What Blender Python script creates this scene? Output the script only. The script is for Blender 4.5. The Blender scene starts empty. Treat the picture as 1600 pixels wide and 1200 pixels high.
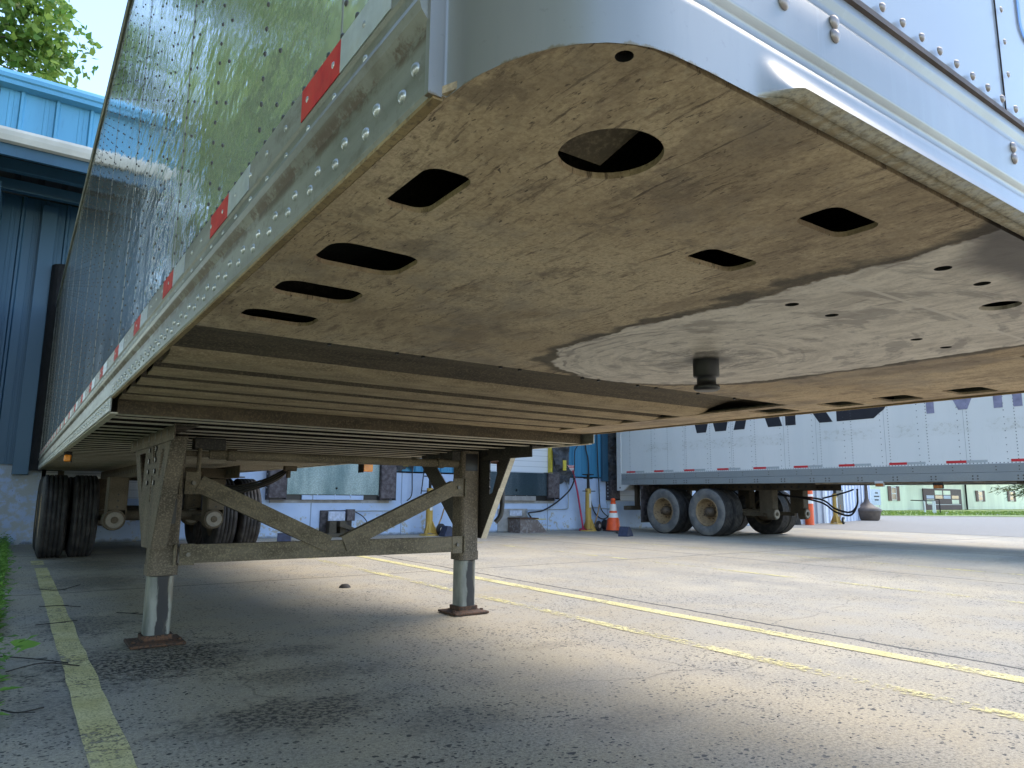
import bpy, bmesh, math, random
from math import radians as rad, sin, cos, pi
from mathutils import Vector, Matrix
random.seed(7)
D = bpy.data
S = bpy.context.scene
COL = S.collection

# ------------------------------------------------------------------ camera
cam_d = D.cameras.new('camera'); cam = D.objects.new('camera', cam_d); COL.objects.link(cam)
YAW, PITCH, ROLL, FOC = 0.60945, 0.15722, 0.00968, 1102.99
cam_d.sensor_width = 36.0; cam_d.lens = FOC / 1600 * 36.0
cam_d.clip_start = 0.02; cam_d.clip_end = 2000
_f = Vector((sin(YAW)*cos(PITCH), cos(YAW)*cos(PITCH), sin(PITCH)))
_r = Vector((cos(YAW), -sin(YAW), 0)); _u = _r.cross(_f)
_r2 = cos(ROLL)*_r + sin(ROLL)*_u; _u2 = -sin(ROLL)*_r + cos(ROLL)*_u
cam.matrix_world = Matrix(((_r2.x, _u2.x, -_f.x, -0.296), (_r2.y, _u2.y, -_f.y, 0.0), (_r2.z, _u2.z, -_f.z, 0.808), (0, 0, 0, 1)))
S.camera = cam

# ------------------------------------------------------------------ sky and sun
SUN_EL, SUN_AZ = rad(58), rad(84)        # azimuth clockwise from +Y
w = D.worlds.new('World'); S.world = w; w.use_nodes = True
nt = w.node_tree; nt.nodes.clear()
o_ = nt.nodes.new('ShaderNodeOutputWorld'); b_ = nt.nodes.new('ShaderNodeBackground')
s_ = nt.nodes.new('ShaderNodeTexSky'); s_.sky_type = 'NISHITA'; s_.sun_disc = False
s_.sun_elevation = SUN_EL; s_.sun_rotation = SUN_AZ; s_.air_density = 0.85; s_.dust_density = 0.1; s_.ozone_density = 1.3
tn = nt.nodes.new('ShaderNodeMix'); tn.data_type = 'RGBA'; tn.blend_type = 'MULTIPLY'; tn.inputs[0].default_value = 1; tn.inputs[7].default_value = (1.0, .94, .86, 1)
nt.links.new(s_.outputs[0], tn.inputs[6]); nt.links.new(tn.outputs[2], b_.inputs[0]); b_.inputs[1].default_value = 0.15
nt.links.new(b_.outputs[0], o_.inputs[0])
sl = D.lights.new('sun', 'SUN'); sun = D.objects.new('sun', sl); COL.objects.link(sun)
sl.energy = 1.0; sl.angle = rad(40); sl.color = (1.0, 0.88, 0.70)
sd = Vector((sin(SUN_AZ)*cos(SUN_EL), cos(SUN_AZ)*cos(SUN_EL), sin(SUN_EL)))
sun.rotation_euler = (-sd).to_track_quat('-Z', 'Y').to_euler()
sun.location = sd*50
S.view_settings.view_transform = 'Standard'; S.view_settings.look = 'None'
S.view_settings.exposure = 2.2; S.view_settings.gamma = 1.0

# ------------------------------------------------------------------ mesh helper
class MB:
    def __init__(s): s.v = []; s.f = []; s.m = []; s.sm = []
    def add(s, verts, faces, m=0, smooth=False):
        n = len(s.v); s.v += [tuple(v) for v in verts]
        for f in faces: s.f.append([n+i for i in f]); s.m.append(m); s.sm.append(smooth)
        return s
    def box(s, x0, x1, y0, y1, z0, z1, m=0):
        v = [(x, y, z) for x in (x0, x1) for y in (y0, y1) for z in (z0, z1)]
        s.add(v, [(0,1,3,2),(4,6,7,5),(0,4,5,1),(2,3,7,6),(0,2,6,4),(1,5,7,3)], m); return s
    def bbox(s, x0, x1, y0, y1, z0, z1, b=.005, m=0):       # chamfered box
        X=(x0,x1);Y=(y0,y1);Z=(z0,z1);v=[];idx={}
        for i in (0,1):
            for j in (0,1):
                for k in (0,1):
                    sx,sy,sz=(1-2*i)*b,(1-2*j)*b,(1-2*k)*b
                    for a,p in enumerate(((X[i],Y[j]+sy,Z[k]+sz),(X[i]+sx,Y[j],Z[k]+sz),(X[i]+sx,Y[j]+sy,Z[k]))):
                        idx[i,j,k,a]=len(v); v.append(p)
        F=[]
        for i in (0,1):
            F.append([idx[i,j,k,0] for j,k in ((0,0),(1,0),(1,1),(0,1))])
            F.append([idx[j,i,k,1] for j,k in ((0,0),(0,1),(1,1),(1,0))])
            F.append([idx[j,k,i,2] for j,k in ((0,0),(1,0),(1,1),(0,1))])
        for i in (0,1):
            for j in (0,1):
                F.append([idx[i,j,0,0],idx[i,j,1,0],idx[i,j,1,1],idx[i,j,0,1]])
                F.append([idx[i,0,j,0],idx[i,1,j,0],idx[i,1,j,2],idx[i,0,j,2]])
                F.append([idx[0,i,j,1],idx[1,i,j,1],idx[1,i,j,2],idx[0,i,j,2]])
                for k in (0,1): F.append([idx[i,j,k,0],idx[i,j,k,1],idx[i,j,k,2]])
        s.add(v,F,m); return s
    def cyl(s, p0, p1, r0, r1=None, n=16, m=0, caps=True, smooth=True):
        r1 = r0 if r1 is None else r1
        p0 = Vector(p0); p1 = Vector(p1); d = (p1-p0).normalized()
        a = d.orthogonal().normalized(); b = d.cross(a)
        v = []
        for p, r in ((p0, r0), (p1, r1)):
            for i in range(n):
                t = 2*pi*i/n; v.append(p+a*cos(t)*r+b*sin(t)*r)
        s.add(v, [(i, (i+1) % n, n+(i+1) % n, n+i) for i in range(n)], m, smooth)
        if caps: s.add(v, [list(range(n))[::-1], list(range(n, 2*n))], m)
        return s
    def tube(s, pts, r, n=8, m=0, close=True):
        P = [Vector(p) for p in pts]; rings = []; a = None
        for i, p in enumerate(P):
            d = (P[min(i+1, len(P)-1)]-P[max(i-1, 0)]).normalized()
            if a is None: a = d.orthogonal().normalized()
            a = (a-d*a.dot(d)).normalized(); b = d.cross(a)
            rr = r[i] if isinstance(r, (list, tuple)) else r
            rings.append([p+a*cos(2*pi*k/n)*rr+b*sin(2*pi*k/n)*rr for k in range(n)])
        v = [q for R_ in rings for q in R_]; f = []
        for i in range(len(P)-1):
            for k in range(n): f.append((i*n+k, i*n+(k+1) % n, (i+1)*n+(k+1) % n, (i+1)*n+k))
        s.add(v, f, m, True)
        if close: s.add(v, [list(range(n))[::-1], list(range((len(P)-1)*n, len(P)*n))], m)
        return s
    def lathe(s, c, ax, prof, n=32, m=0, smooth=True):      # prof: (radius, height along axis)
        c = Vector(c); d = Vector(ax).normalized(); a = d.orthogonal().normalized(); b = d.cross(a)
        v = [c+d*h+a*cos(2*pi*k/n)*r+b*sin(2*pi*k/n)*r for r, h in prof for k in range(n)]
        f = [(i*n+k, i*n+(k+1) % n, (i+1)*n+(k+1) % n, (i+1)*n+k) for i in range(len(prof)-1) for k in range(n)]
        s.add(v, f, m, smooth); return s
    def sweep(s, prof, fn, ts, m=0, smooth=False, closed=False):   # prof points (a,b); fn(a,b,t)->xyz
        n = len(prof); v = [fn(a, b, t) for t in ts for a, b in prof]; f = []
        for i in range(len(ts)-1):
            for k in range(n if closed else n-1):
                f.append((i*n+k, i*n+(k+1) % n, (i+1)*n+(k+1) % n, (i+1)*n+k))
        s.add(v, f, m, smooth)
        if closed: s.add(v, [list(range(n)), list(range((len(ts)-1)*n, len(ts)*n))[::-1]], m)
        return s
    def plate(s, loops, fn, t0, t1, m=0, hm=None):                     # loops of (u,v), first outer, rest holes; fn(u,v,t)
        m0 = m; hm = m if hm is None else hm; bm = bmesh.new(); es = []
        for lp in loops:
            vs = [bm.verts.new((u, v, 0)) for u, v in lp]
            es += [bm.edges.new((vs[i], vs[(i+1) % len(vs)])) for i in range(len(vs))]
        bmesh.ops.triangle_fill(bm, use_beauty=True, use_dissolve=False, edges=es)
        bm.verts.index_update()
        vs = [(v.co.x, v.co.y) for v in bm.verts]; fs = [[v.index for v in f.verts] for f in bm.faces]
        bm.free()
        s.add([fn(u, v, t0) for u, v in vs], fs, m); s.add([fn(u, v, t1) for u, v in vs], [f[::-1] for f in fs], m)
        for lp in loops:
            m = m0 if len(lp) not in (14, 16) else hm
            n = len(lp); v = [fn(u, q, t0) for u, q in lp]+[fn(u, q, t1) for u, q in lp]
            s.add(v, [(i, (i+1) % n, n+(i+1) % n, n+i) for i in range(n)], m)
        return s
    def dome(s, c, nrm, r, h, n=8, m=0, squash=1.0):
        c = Vector(c); d = Vector(nrm).normalized(); a = d.orthogonal().normalized(); b = d.cross(a)
        v = []
        for rr, hh in ((1, 0), (.92, .35), (.6, .8)):
            v += [c+d*h*hh+a*cos(2*pi*k/n)*r*rr+b*sin(2*pi*k/n)*r*rr for k in range(n)]
        v.append(c+d*h)
        f = [(i*n+k, i*n+(k+1) % n, (i+1)*n+(k+1) % n, (i+1)*n+k) for i in (0, 1) for k in range(n)]
        f += [(2*n+k, 2*n+(k+1) % n, 3*n) for k in range(n)]
        s.add(v, f, m, True); return s
    def build(s, name, mats, parent=None, label=None, cat=None, group=None, kind=None, fix=True):
        me = D.meshes.new(name); me.from_pydata(s.v, [], s.f)
        for m_ in (mats if isinstance(mats, (list, tuple)) else [mats]): me.materials.append(m_)
        me.polygons.foreach_set('material_index', s.m); me.polygons.foreach_set('use_smooth', s.sm)
        me.update()
        if fix:
            bm = bmesh.new(); bm.from_mesh(me); bmesh.ops.recalc_face_normals(bm, faces=bm.faces); bm.to_mesh(me); bm.free()
        o = D.objects.new(name, me); COL.objects.link(o)
        if parent: o.parent = parent
        return tag(o, label, cat, group, kind)
def tag(o, label=None, cat=None, group=None, kind=None):
    if label: o['label'] = label
    if cat: o['category'] = cat
    if group: o['group'] = group
    if kind: o['kind'] = kind
    return o
def thing(name, label, cat, loc=(0, 0, 0), rz=0, group=None):
    o = D.objects.new(name, None); COL.objects.link(o); o.location = loc; o.rotation_euler = (0, 0, rz)
    o.empty_display_size = .2
    return tag(o, label, cat, group)
def copy_tree(o, parent=None):
    kids = [c for c in D.objects if c.parent == o]
    c = o.copy(); COL.objects.link(c)
    if parent: c.parent = parent
    for k in kids: copy_tree(k, c)
    return c
def rrect(u0, u1, v0, v1, r, n=5):
    out = []
    for cu, cv, a0 in ((u1-r, v1-r, 0), (u0+r, v1-r, 90), (u0+r, v0+r, 180), (u1-r, v0+r, 270)):
        for i in range(n+1):
            a = rad(a0+90*i/n); out.append((cu+r*cos(a), cv+r*sin(a)))
    return out
def circ(u, v, r, n=24, ru=None):
    return [(u+(ru or r)*cos(2*pi*i/n), v+r*sin(2*pi*i/n)) for i in range(n)]
def smooth_path(pts, k=6):
    P = [Vector(p) for p in pts]; out = []
    for i in range(len(P)-1):
        p0 = P[max(i-1, 0)]; p1 = P[i]; p2 = P[i+1]; p3 = P[min(i+2, len(P)-1)]
        for j in range(k):
            t = j/k; out.append(.5*((2*p1)+(p2-p0)*t+(2*p0-5*p1+4*p2-p3)*t*t+(3*p1-p0-3*p2+p3)*t**3))
    out.append(P[-1]); return out

# ------------------------------------------------------------------ materials
class NT:
    def __init__(s, name):
        s.mat = D.materials.new(name); s.mat.use_nodes = True; s.t = s.mat.node_tree
        s.b = s.t.nodes['Principled BSDF']; s.out = s.t.nodes['Material Output']
        s.co = s.t.nodes.new('ShaderNodeNewGeometry').outputs['Position']
    def n(s, ty, **kw):
        nd = s.t.nodes.new(ty)
        for k, v in kw.items(): setattr(nd, k, v)
        return nd
    def L(s, a, b): s.t.links.new(a, b)
    def setin(s, sock, v):
        if hasattr(v, 'is_output'): s.L(v, sock)
        else: sock.default_value = v
    def mp(s, scale=(1, 1, 1), loc=(0, 0, 0), rot=(0, 0, 0), src=None):
        m = s.n('ShaderNodeMapping'); m.inputs['Scale'].default_value = scale
        m.inputs['Location'].default_value = loc; m.inputs['Rotation'].default_value = rot
        s.L(src or s.co, m.inputs[0]); return m.outputs[0]
    def noise(s, sc, vec=None, detail=4, rough=.55, dist=0):
        nd = s.n('ShaderNodeTexNoise'); nd.inputs['Scale'].default_value = sc; nd.inputs['Detail'].default_value = detail
        nd.inputs['Roughness'].default_value = rough; nd.inputs['Distortion'].default_value = dist
        s.L(vec or s.co, nd.inputs['Vector']); return nd.outputs[0]
    def voro(s, sc, vec=None, feat='F1', rnd=1):
        nd = s.n('ShaderNodeTexVoronoi', feature=feat); nd.inputs['Scale'].default_value = sc
        nd.inputs['Randomness'].default_value = rnd
        s.L(vec or s.co, nd.inputs['Vector']); return nd.outputs[0]
    def rng(s, x, a, b, lo=0, hi=1, smooth=True):
        nd = s.n('ShaderNodeMapRange'); nd.interpolation_type = 'SMOOTHSTEP' if smooth else 'LINEAR'
        s.setin(nd.inputs[0], x); nd.inputs[1].default_value = a; nd.inputs[2].default_value = b
        nd.inputs[3].default_value = lo; nd.inputs[4].default_value = hi; return nd.outputs[0]
    def math(s, op, a, b=0, c=None, clamp=False):
        nd = s.n('ShaderNodeMath', operation=op, use_clamp=clamp); s.setin(nd.inputs[0], a); s.setin(nd.inputs[1], b)
        if c is not None: s.setin(nd.inputs[2], c)
        return nd.outputs[0]
    def mix(s, f, a, b, mode='MIX'):
        nd = s.n('ShaderNodeMix', data_type='RGBA', blend_type=mode)
        s.setin(nd.inputs[0], f); s.setin(nd.inputs[6], a if hasattr(a, 'is_output') else (*a, 1)); s.setin(nd.inputs[7], b if hasattr(b, 'is_output') else (*b, 1))
        return nd.outputs[2]
    def xyz(s):
        nd = s.n('ShaderNodeSeparateXYZ'); s.L(s.co, nd.inputs[0]); return nd.outputs
    def bump(s, h, strength=.3, dist=.01, nrm=None):
        nd = s.n('ShaderNodeBump'); nd.inputs['Strength'].default_value = strength; nd.inputs['Distance'].default_value = dist
        s.L(h, nd.inputs['Height'])
        if nrm: s.L(nrm, nd.inputs['Normal'])
        s.L(nd.outputs[0], s.b.inputs['Normal']); return nd.outputs[0]
    def fin(s, col=None, rough=.6, metal=0, spec=None):
        if col is not None: s.setin(s.b.inputs['Base Color'], col if hasattr(col, 'is_output') else (*col, 1))
        s.setin(s.b.inputs['Roughness'], rough); s.setin(s.b.inputs['Metallic'], metal)
        if spec is not None: s.b.inputs['Specular IOR Level'].default_value = spec
        return s.mat

def M_basic(name, c, rough=.6, metal=0, var=.25, sc=8, dirt=None, dirt_amt=.5, bump=.15, fine=60):
    t = NT(name); n1 = t.noise(sc); n2 = t.noise(fine, detail=6)
    dk = tuple(x*(1-var) for x in c); lt = tuple(min(1, x*(1+var*.6)) for x in c)
    col = t.mix(t.rng(n1, .3, .7), dk, lt)
    if dirt: col = t.mix(t.math('MULTIPLY', t.rng(t.math('ADD', n1, t.math('MULTIPLY', n2, .5)), .62, .95), dirt_amt), col, dirt)
    if bump: t.bump(n2, bump, .003)
    return t.fin(col, rough, metal)

def M_ground():
    t = NT('weathered concrete'); x, y, z = t.xyz()
    big = t.noise(.35, detail=3); med = t.noise(2.2, detail=5); fine = t.noise(70, detail=6, rough=.7)
    base = t.mix(t.rng(big, .35, .65), (.43, .36, .25), (.53, .455, .33))
    base = t.mix(t.rng(med, .35, .7), base, (.42, .375, .30))
    base = t.mix(t.rng(t.noise(.8, loc(t, (7, 3, 0)), detail=4), .52, .68, 0, .5), base, (.36, .335, .29))
    base = t.mix(t.rng(fine, .4, .65, 0, .6), base, (.28, .25, .205))
    base = t.mix(t.rng(t.noise(240, detail=3), .58, .7, 0, .6), base, (.66, .61, .52)); base = t.mix(t.rng(t.noise(190, loc(t, (1, 5, 0)), detail=4, rough=.8), .54, .62, 0, .55), base, (.12, .11, .10))
    # gritty flecks of black debris
    clump = t.rng(t.noise(1.3, detail=5, rough=.6), .40, .64)
    f1 = fleck(t, 62, .42, t.math('ADD', t.math('MULTIPLY', clump, .6), .16), .012, 50)
    f2 = fleck(t, 30, .36, t.math('ADD', t.math('MULTIPLY', clump, .5), .08), .03, 28, (1, 1.5, 1), .5, 3)
    f2 = t.math('MAXIMUM', f2, fleck(t, 14, .25, t.math('ADD', t.math('MULTIPLY', clump, .26), .03), .05, 22, (1, 1.8, 1), -.3, 5))
    # near the camera the surface is coarser and darker
    gx = t.rng(t.math('ADD', y, t.math('MULTIPLY', x, .5)), 2.4, 5.2, 1, 0)
    tar = t.rng(t.noise(75, detail=6, rough=.75), .49, .56)
    tar = t.math('MULTIPLY', tar, t.rng(t.noise(1.1, detail=3), .3, .65, .35, .95))
    tar = t.math('MULTIPLY', tar, t.rng(gx, 0, 1, .16, .42))
    # oily patches
    def blob(cx, cy, rx, ry, amt):
        dx = t.math('DIVIDE', t.math('SUBTRACT', x, cx), rx); dy = t.math('DIVIDE', t.math('SUBTRACT', y, cy), ry)
        d = t.math('SQRT', t.math('ADD', t.math('MULTIPLY', dx, dx), t.math('MULTIPLY', dy, dy)))
        d = t.math('ADD', d, t.math('MULTIPLY', t.math('SUBTRACT', t.noise(9, detail=6, rough=.65), .5), 2.2))
        return t.rng(d, .35, 1.15, amt, 0)
    oil = None
    for b in ((.32, 3.95, .60, .55, 1.0), (.62, 2.75, .45, .28, .9), (.15, 5.2, .35, .5, .7), (.9, 3.3, .4, .2, .6), (.35, 7.6, .5, .7, .7), (.45, 9.4, .55, .8, .7), (1.0, 3.8, .25, .18, .6), (1.1, 2.35, .3, .2, .5), (1.65, 2.0, .3, .16, .45), (-.1, 3.3, .2, .5, .5), (2.2, 3.2, .3, .1, .3),
              (9, 5.6, 1.5, .25, .5), (12.2, 4.2, 2.2, .35, .5)):
        q = blob(*b); oil = q if oil is None else t.math('MAXIMUM', oil, q)
    flake = t.rng(t.noise(45, detail=5, rough=.7), .42, .60)
    dark = t.math('MAXIMUM', t.math('MAXIMUM', t.math('MULTIPLY', f1, .88), t.math('MULTIPLY', f2, .9)), tar)
    dark = t.math('MAXIMUM', dark, t.math('MULTIPLY', oil, t.rng(flake, 0, 1, .3, 1)))
    # joints and cracks
    wob = t.math('MULTIPLY', t.math('SUBTRACT', t.noise(2.5, detail=8, rough=.7), .5), .12)
    def joint(co, at, wdt, amt=.9):
        d = t.math('ABSOLUTE', t.math('ADD', t.math('SUBTRACT', co, at), wob)); return t.rng(d, wdt, wdt*2.2, amt, 0)
    jt = joint(x, 3.82, .010)
    for co, at, wd, am in ((x, 7.9, .014, .6), (x, 12.0, .014, .6), (y, 6.9, .012, .6), (y, 10.9, .012, .6), (x, -.32, .012, .5), (y, 2.9, .004, .0)):
        if am: jt = t.math('MAXIMUM', jt, joint(co, at, wd, am))
    vc = t.voro(.42, t.mp(loc=(3.3, 1.2, 0), src=warp(t, .5, 1.4)), 'DISTANCE_TO_EDGE')
    crack = t.math('MULTIPLY', t.rng(vc, .001, .004, .3, 0), t.rng(t.noise(.5, loc(t, (9, 2, 0)), detail=2), .55, .62))
    jt = t.math('MAXIMUM', jt, crack)
    col = t.mix(dark, base, (.018, .017, .018)); col = t.mix(jt, col, (.05, .047, .042))
    # broad random darker streaks, stretched along y
    col = t.mix(t.math('MULTIPLY', t.rng(t.noise(.9, t.mp(scale=(1, .15, 1)), detail=4), .45, .75), .35), col, (.16, .155, .15))
    h = t.math('SUBTRACT', t.math('ADD', t.math('MULTIPLY', fine, .6), t.math('MULTIPLY', t.noise(200, detail=4), .5)), t.math('MULTIPLY', jt, 1.2))
    h = t.math('ADD', h, t.math('MULTIPLY', dark, .25))
    t.bump(h, .55, .004)
    return t.fin(col, t.rng(dark, 0, 1, .85, .6), 0, .3)
def loc(t, l): return t.mp(loc=l)
def warp(t, amt, sc):
    nd = t.n('ShaderNodeTexNoise'); nd.inputs['Scale'].default_value = sc; nd.inputs['Detail'].default_value = 5; t.L(t.co, nd.inputs['Vector'])
    sb = t.n('ShaderNodeVectorMath', operation='MULTIPLY_ADD'); t.L(nd.outputs[1], sb.inputs[0]); sb.inputs[1].default_value = (amt,)*3; t.L(t.co, sb.inputs[2])
    return sb.outputs[0]
def M_paintline(name, wear):
    t = NT(name); n = t.noise(30, detail=6, rough=.7); n2 = t.noise(2.0, detail=3)
    a = t.rng(t.math('ADD', t.math('MULTIPLY', n, .7), t.math('MULTIPLY', n2, .5)), wear-.05, wear+.07)
    flk = t.math('LESS_THAN', t.voro(70), t.rng(t.noise(1.7, detail=3), .35, .65, .1, .3))
    col = t.mix(t.rng(t.noise(5, detail=4), .3, .7), (.62, .53, .22), (.74, .65, .32))
    col = t.mix(t.math('MULTIPLY', flk, .9), col, (.05, .05, .045)); t.fin(col, .75)
    tr = t.n('ShaderNodeBsdfTransparent'); mx = t.n('ShaderNodeMixShader')
    t.L(t.math('MULTIPLY', a, t.rng(t.noise(140, detail=3), .3, .6, .6, .95)), mx.inputs[0]); t.L(tr.outputs[0], mx.inputs[1]); t.L(t.b.outputs[0], mx.inputs[2]); t.L(mx.outputs[0], t.out.inputs[0])
    return t.mat
def M_coupler():
    t = NT('dusty scraped coupler steel'); x, y, z = t.xyz()
    big = t.noise(2.5, detail=4); st = t.noise(9, t.mp(rot=(0, 0, .3), scale=(3.2, 1, 1), src=warp(t, .12, 3)), detail=8, rough=.75)
    st2 = t.noise(45, t.mp(rot=(0, 0, .12), scale=(4, 1, 1)), detail=5, rough=.7); fine = t.noise(160, detail=5, rough=.7)
    c = t.mix(t.rng(big, .3, .7), (.46, .345, .215), (.62, .49, .325))
    c = t.mix(t.rng(fine, .38, .66, 0, .6), c, (.30, .215, .13))
    c = t.mix(t.rng(st, .53, .66, 0, .75), c, (.185, .13, .085))
    c = t.mix(t.rng(st2, .57, .66, 0, .7), c, (.10, .07, .05))
    c = t.mix(t.rng(t.noise(38, detail=6, rough=.8), .56, .66, 0, .55), c, (.50, .41, .28))
    c = t.mix(t.rng(t.noise(24, t.mp(rot=(0, 0, -.5), scale=(3, 1, 1)), detail=6, rough=.75), .62, .72, 0, .5), c, (.42, .33, .2))
    zone = t.rng(t.noise(3.2, detail=4), .38, .62)
    scr = t.noise(14, t.mp(rot=(0, 0, .18), scale=(6, .5, 1), src=warp(t, .06, 3)), detail=6, rough=.65); c = t.mix(t.math('MULTIPLY', t.rng(scr, .575, .66), t.math('ADD', t.math('MULTIPLY', zone, .75), .15)), c, (.075, .05, .035))
    scr2 = t.noise(11, t.mp(rot=(0, 0, 1.05), scale=(5, .6, 1), src=warp(t, .08, 4)), detail=6, rough=.65); c = t.mix(t.math('MULTIPLY', t.rng(scr2, .63, .69), .55), c, (.10, .07, .05))
    c = t.mix(t.rng(t.noise(1.9, detail=7, rough=.7), .48, .62, 0, .6), c, (.28, .235, .19)); c = t.mix(t.rng(t.noise(5, loc(t, (4, 9, 0)), detail=8, rough=.75), .54, .62, 0, .5), c, (.15, .115, .085))
    pits = t.math('MAXIMUM', fleck(t, 28, .17, t.math('MULTIPLY', zone, .22), .03, 40, (3.4, .7, 1), .2), fleck(t, 75, .26, t.math('MULTIPLY', zone, .4), .012, 60, (2.4, .8, 1), .2, 4))
    c = t.mix(t.math('MULTIPLY', pits, .8), c, (.06, .042, .032))
    c = t.mix(t.math('MULTIPLY', t.rng(t.noise(2.6, t.mp(scale=(1.8, .8, 1), loc=(2, 6, 0)), detail=8, rough=.72), .50, .62), .45), c, (.15, .105, .07))
    lin1 = t.math('ABSOLUTE', t.math('SUBTRACT', y, t.math('ADD', .93, t.math('MULTIPLY', x, -.22)))); c = t.mix(t.rng(lin1, .002, .005, .35, 0), c, (.5, .4, .27))
    # scraped bare area left by tractor fifth wheels
    nz = t.math('MULTIPLY', t.math('SUBTRACT', t.noise(4.5, detail=5, rough=.6), .5), .16)
    dx = t.math('SUBTRACT', x, 1.275); ymx = t.math('MAXIMUM', t.math('SUBTRACT', y, 1.29), 0)
    dd = t.math('SQRT', t.math('ADD', t.math('MULTIPLY', dx, dx), t.math('MULTIPLY', ymx, ymx)))
    d = t.math('ADD', dd, nz)
    d = t.math('ADD', d, t.math('MULTIPLY', t.math('SUBTRACT', t.noise(40, detail=4, rough=.7), .5), .012)); worn = t.rng(d, .430, .438, 1, 0); rim = t.math('MULTIPLY', t.rng(d, .425, .44), t.rng(t.math('SUBTRACT', d, t.math('MULTIPLY', t.rng(t.noise(6, detail=4), .4, .7), .05)), .440, .475, 1, 0))
    front = t.math('MULTIPLY', t.rng(t.math('SUBTRACT', y, t.math('ADD', t.math('MULTIPLY', nz, .7), t.rng(x, .70, .95, -.06, .05))), .40, .46, 1, 0), t.rng(x, .66, .80))
    rr = t.math('SQRT', t.math('ADD', t.math('MULTIPLY', dx, dx), t.math('POWER', t.math('SUBTRACT', y, 1.29), 2)))
    arc = t.noise(1, comb(t, t.math('MULTIPLY', rr, 26), t.math('MULTIPLY', t.math('ARCTAN2', t.math('SUBTRACT', y, 1.29), dx), 1.6), 0), detail=9, rough=.72)
    lin = t.noise(9, t.mp(scale=(2.4, .8, 1), rot=(0, 0, .12), src=warp(t, .15, 2.5)), detail=9, rough=.72)
    near = t.rng(rr, .15, .6, 1, 0)
    pat = t.math('ADD', t.math('MULTIPLY', arc, near), t.math('MULTIPLY', lin, t.math('SUBTRACT', 1, near)))
    wc = t.mix(t.rng(pat, .34, .62), (.42, .36, .29), (.66, .585, .485))
    edg = t.rng(rr, .30, .43)
    wc = t.mix(t.rng(t.math('ADD', t.noise(1, comb(t, t.math('MULTIPLY', rr, 14), t.math('MULTIPLY', t.math('ARCTAN2', t.math('SUBTRACT', y, 1.29), dx), 3.0), 4), detail=6, rough=.6), t.math('MULTIPLY', edg, .03)), .54, .63, 0, .65), wc, (.17, .14, .115))
    wc = t.mix(t.rng(t.noise(30, t.mp(scale=(3, .5, 1), rot=(0, 0, .1), src=warp(t, .05, 5)), detail=5, rough=.6), .60, .66, 0, .6), wc, (.16, .13, .11)); wc = t.mix(t.rng(t.noise(150, detail=4), .5, .7, 0, .3), wc, (.2, .17, .14))
    rn = t.math('ADD', rr, t.math('MULTIPLY', nz, .45)); side = t.math('MULTIPLY', t.rng(dx, -.15, .1, 1, 0), t.rng(y, .95, 1.2))
    for q, wd_, am in ((.405, .006, .8), (.375, .010, .6), (.335, .005, .5), (.43, .004, .7), (.20, .012, .4), (.26, .005, .35)):
        ring = t.math('MULTIPLY', t.rng(t.math('ABSOLUTE', t.math('SUBTRACT', rn, q)), wd_*.4, wd_, am, 0), t.rng(t.noise(8, loc(t, (q*30, 0, 0)), detail=5), .42, .58))
        if q > .3: ring = t.math('MULTIPLY', ring, side)
        wc = t.mix(ring, wc, (.13, .105, .085))
    mark = t.math('MULTIPLY', t.rng(t.math('ABSOLUTE', t.math('SUBTRACT', y, .655)), .003, .006, 1, 0), t.rng(x, .84, .86))
    wc = t.mix(t.math('MULTIPLY', mark, .8), wc, (.6, .54, .46))
    col = t.mix(worn, c, wc); col = t.mix(t.math('MULTIPLY', rim, .8), col, (.04, .035, .03)); col = t.mix(t.math('MULTIPLY', front, .92), col, (.035, .024, .02))
    gr = t.rng(t.math('ADD', rr, t.math('MULTIPLY', nz, .25)), .035, .10, .9, 0)
    col = t.mix(gr, col, (.015, .014, .014))
    gr2 = t.math('MULTIPLY', t.rng(t.math('ABSOLUTE', t.math('SUBTRACT', rr, .12)), .02, .06, .7, 0), t.rng(lin, .45, .6))
    col = t.mix(gr2, col, (.06, .05, .045))
    h = t.math('ADD', t.math('MULTIPLY', st, .6), t.math('MULTIPLY', fine, .35)); h = t.math('SUBTRACT', h, t.math('MULTIPLY', pits, .6))
    h2 = t.math('ADD', t.math('MULTIPLY', pat, .35), -.1)
    nd = t.n('ShaderNodeMix', data_type='FLOAT'); t.L(worn, nd.inputs[0]); t.L(h, nd.inputs[2]); t.L(h2, nd.inputs[3])
    t.bump(nd.outputs[0], .5, .0035)
    return t.fin(col, t.rng(worn, 0, 1, .82, .48), 0, .35)
def fleck(t, sc, rmax, dens, wamt=.02, wsc=30, scale=(1, 1, 1), rot=0, seed=0):
    src = warp(t, wamt, wsc)
    nd = t.n('ShaderNodeTexVoronoi', feature='F1'); nd.inputs['Scale'].default_value = sc
    t.L(t.mp(scale=scale, rot=(0, 0, rot), loc=(seed, seed*.7, 0), src=src), nd.inputs['Vector'])
    sp = t.n('ShaderNodeSeparateColor'); t.L(nd.outputs['Color'], sp.inputs[0])
    d = dens if hasattr(dens, 'is_output') else dens
    g = t.math('LESS_THAN', sp.outputs[0], d)
    r = t.math('MULTIPLY', t.math('ADD', t.math('MULTIPLY', sp.outputs[1], .75), .25), rmax)
    return t.math('MULTIPLY', g, t.math('LESS_THAN', nd.outputs['Distance'], r))
def comb(t, a, b, c):
    nd = t.n('ShaderNodeCombineXYZ'); t.setin(nd.inputs[0], a); t.setin(nd.inputs[1], b); t.setin(nd.inputs[2], c); return nd.outputs[0]
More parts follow.
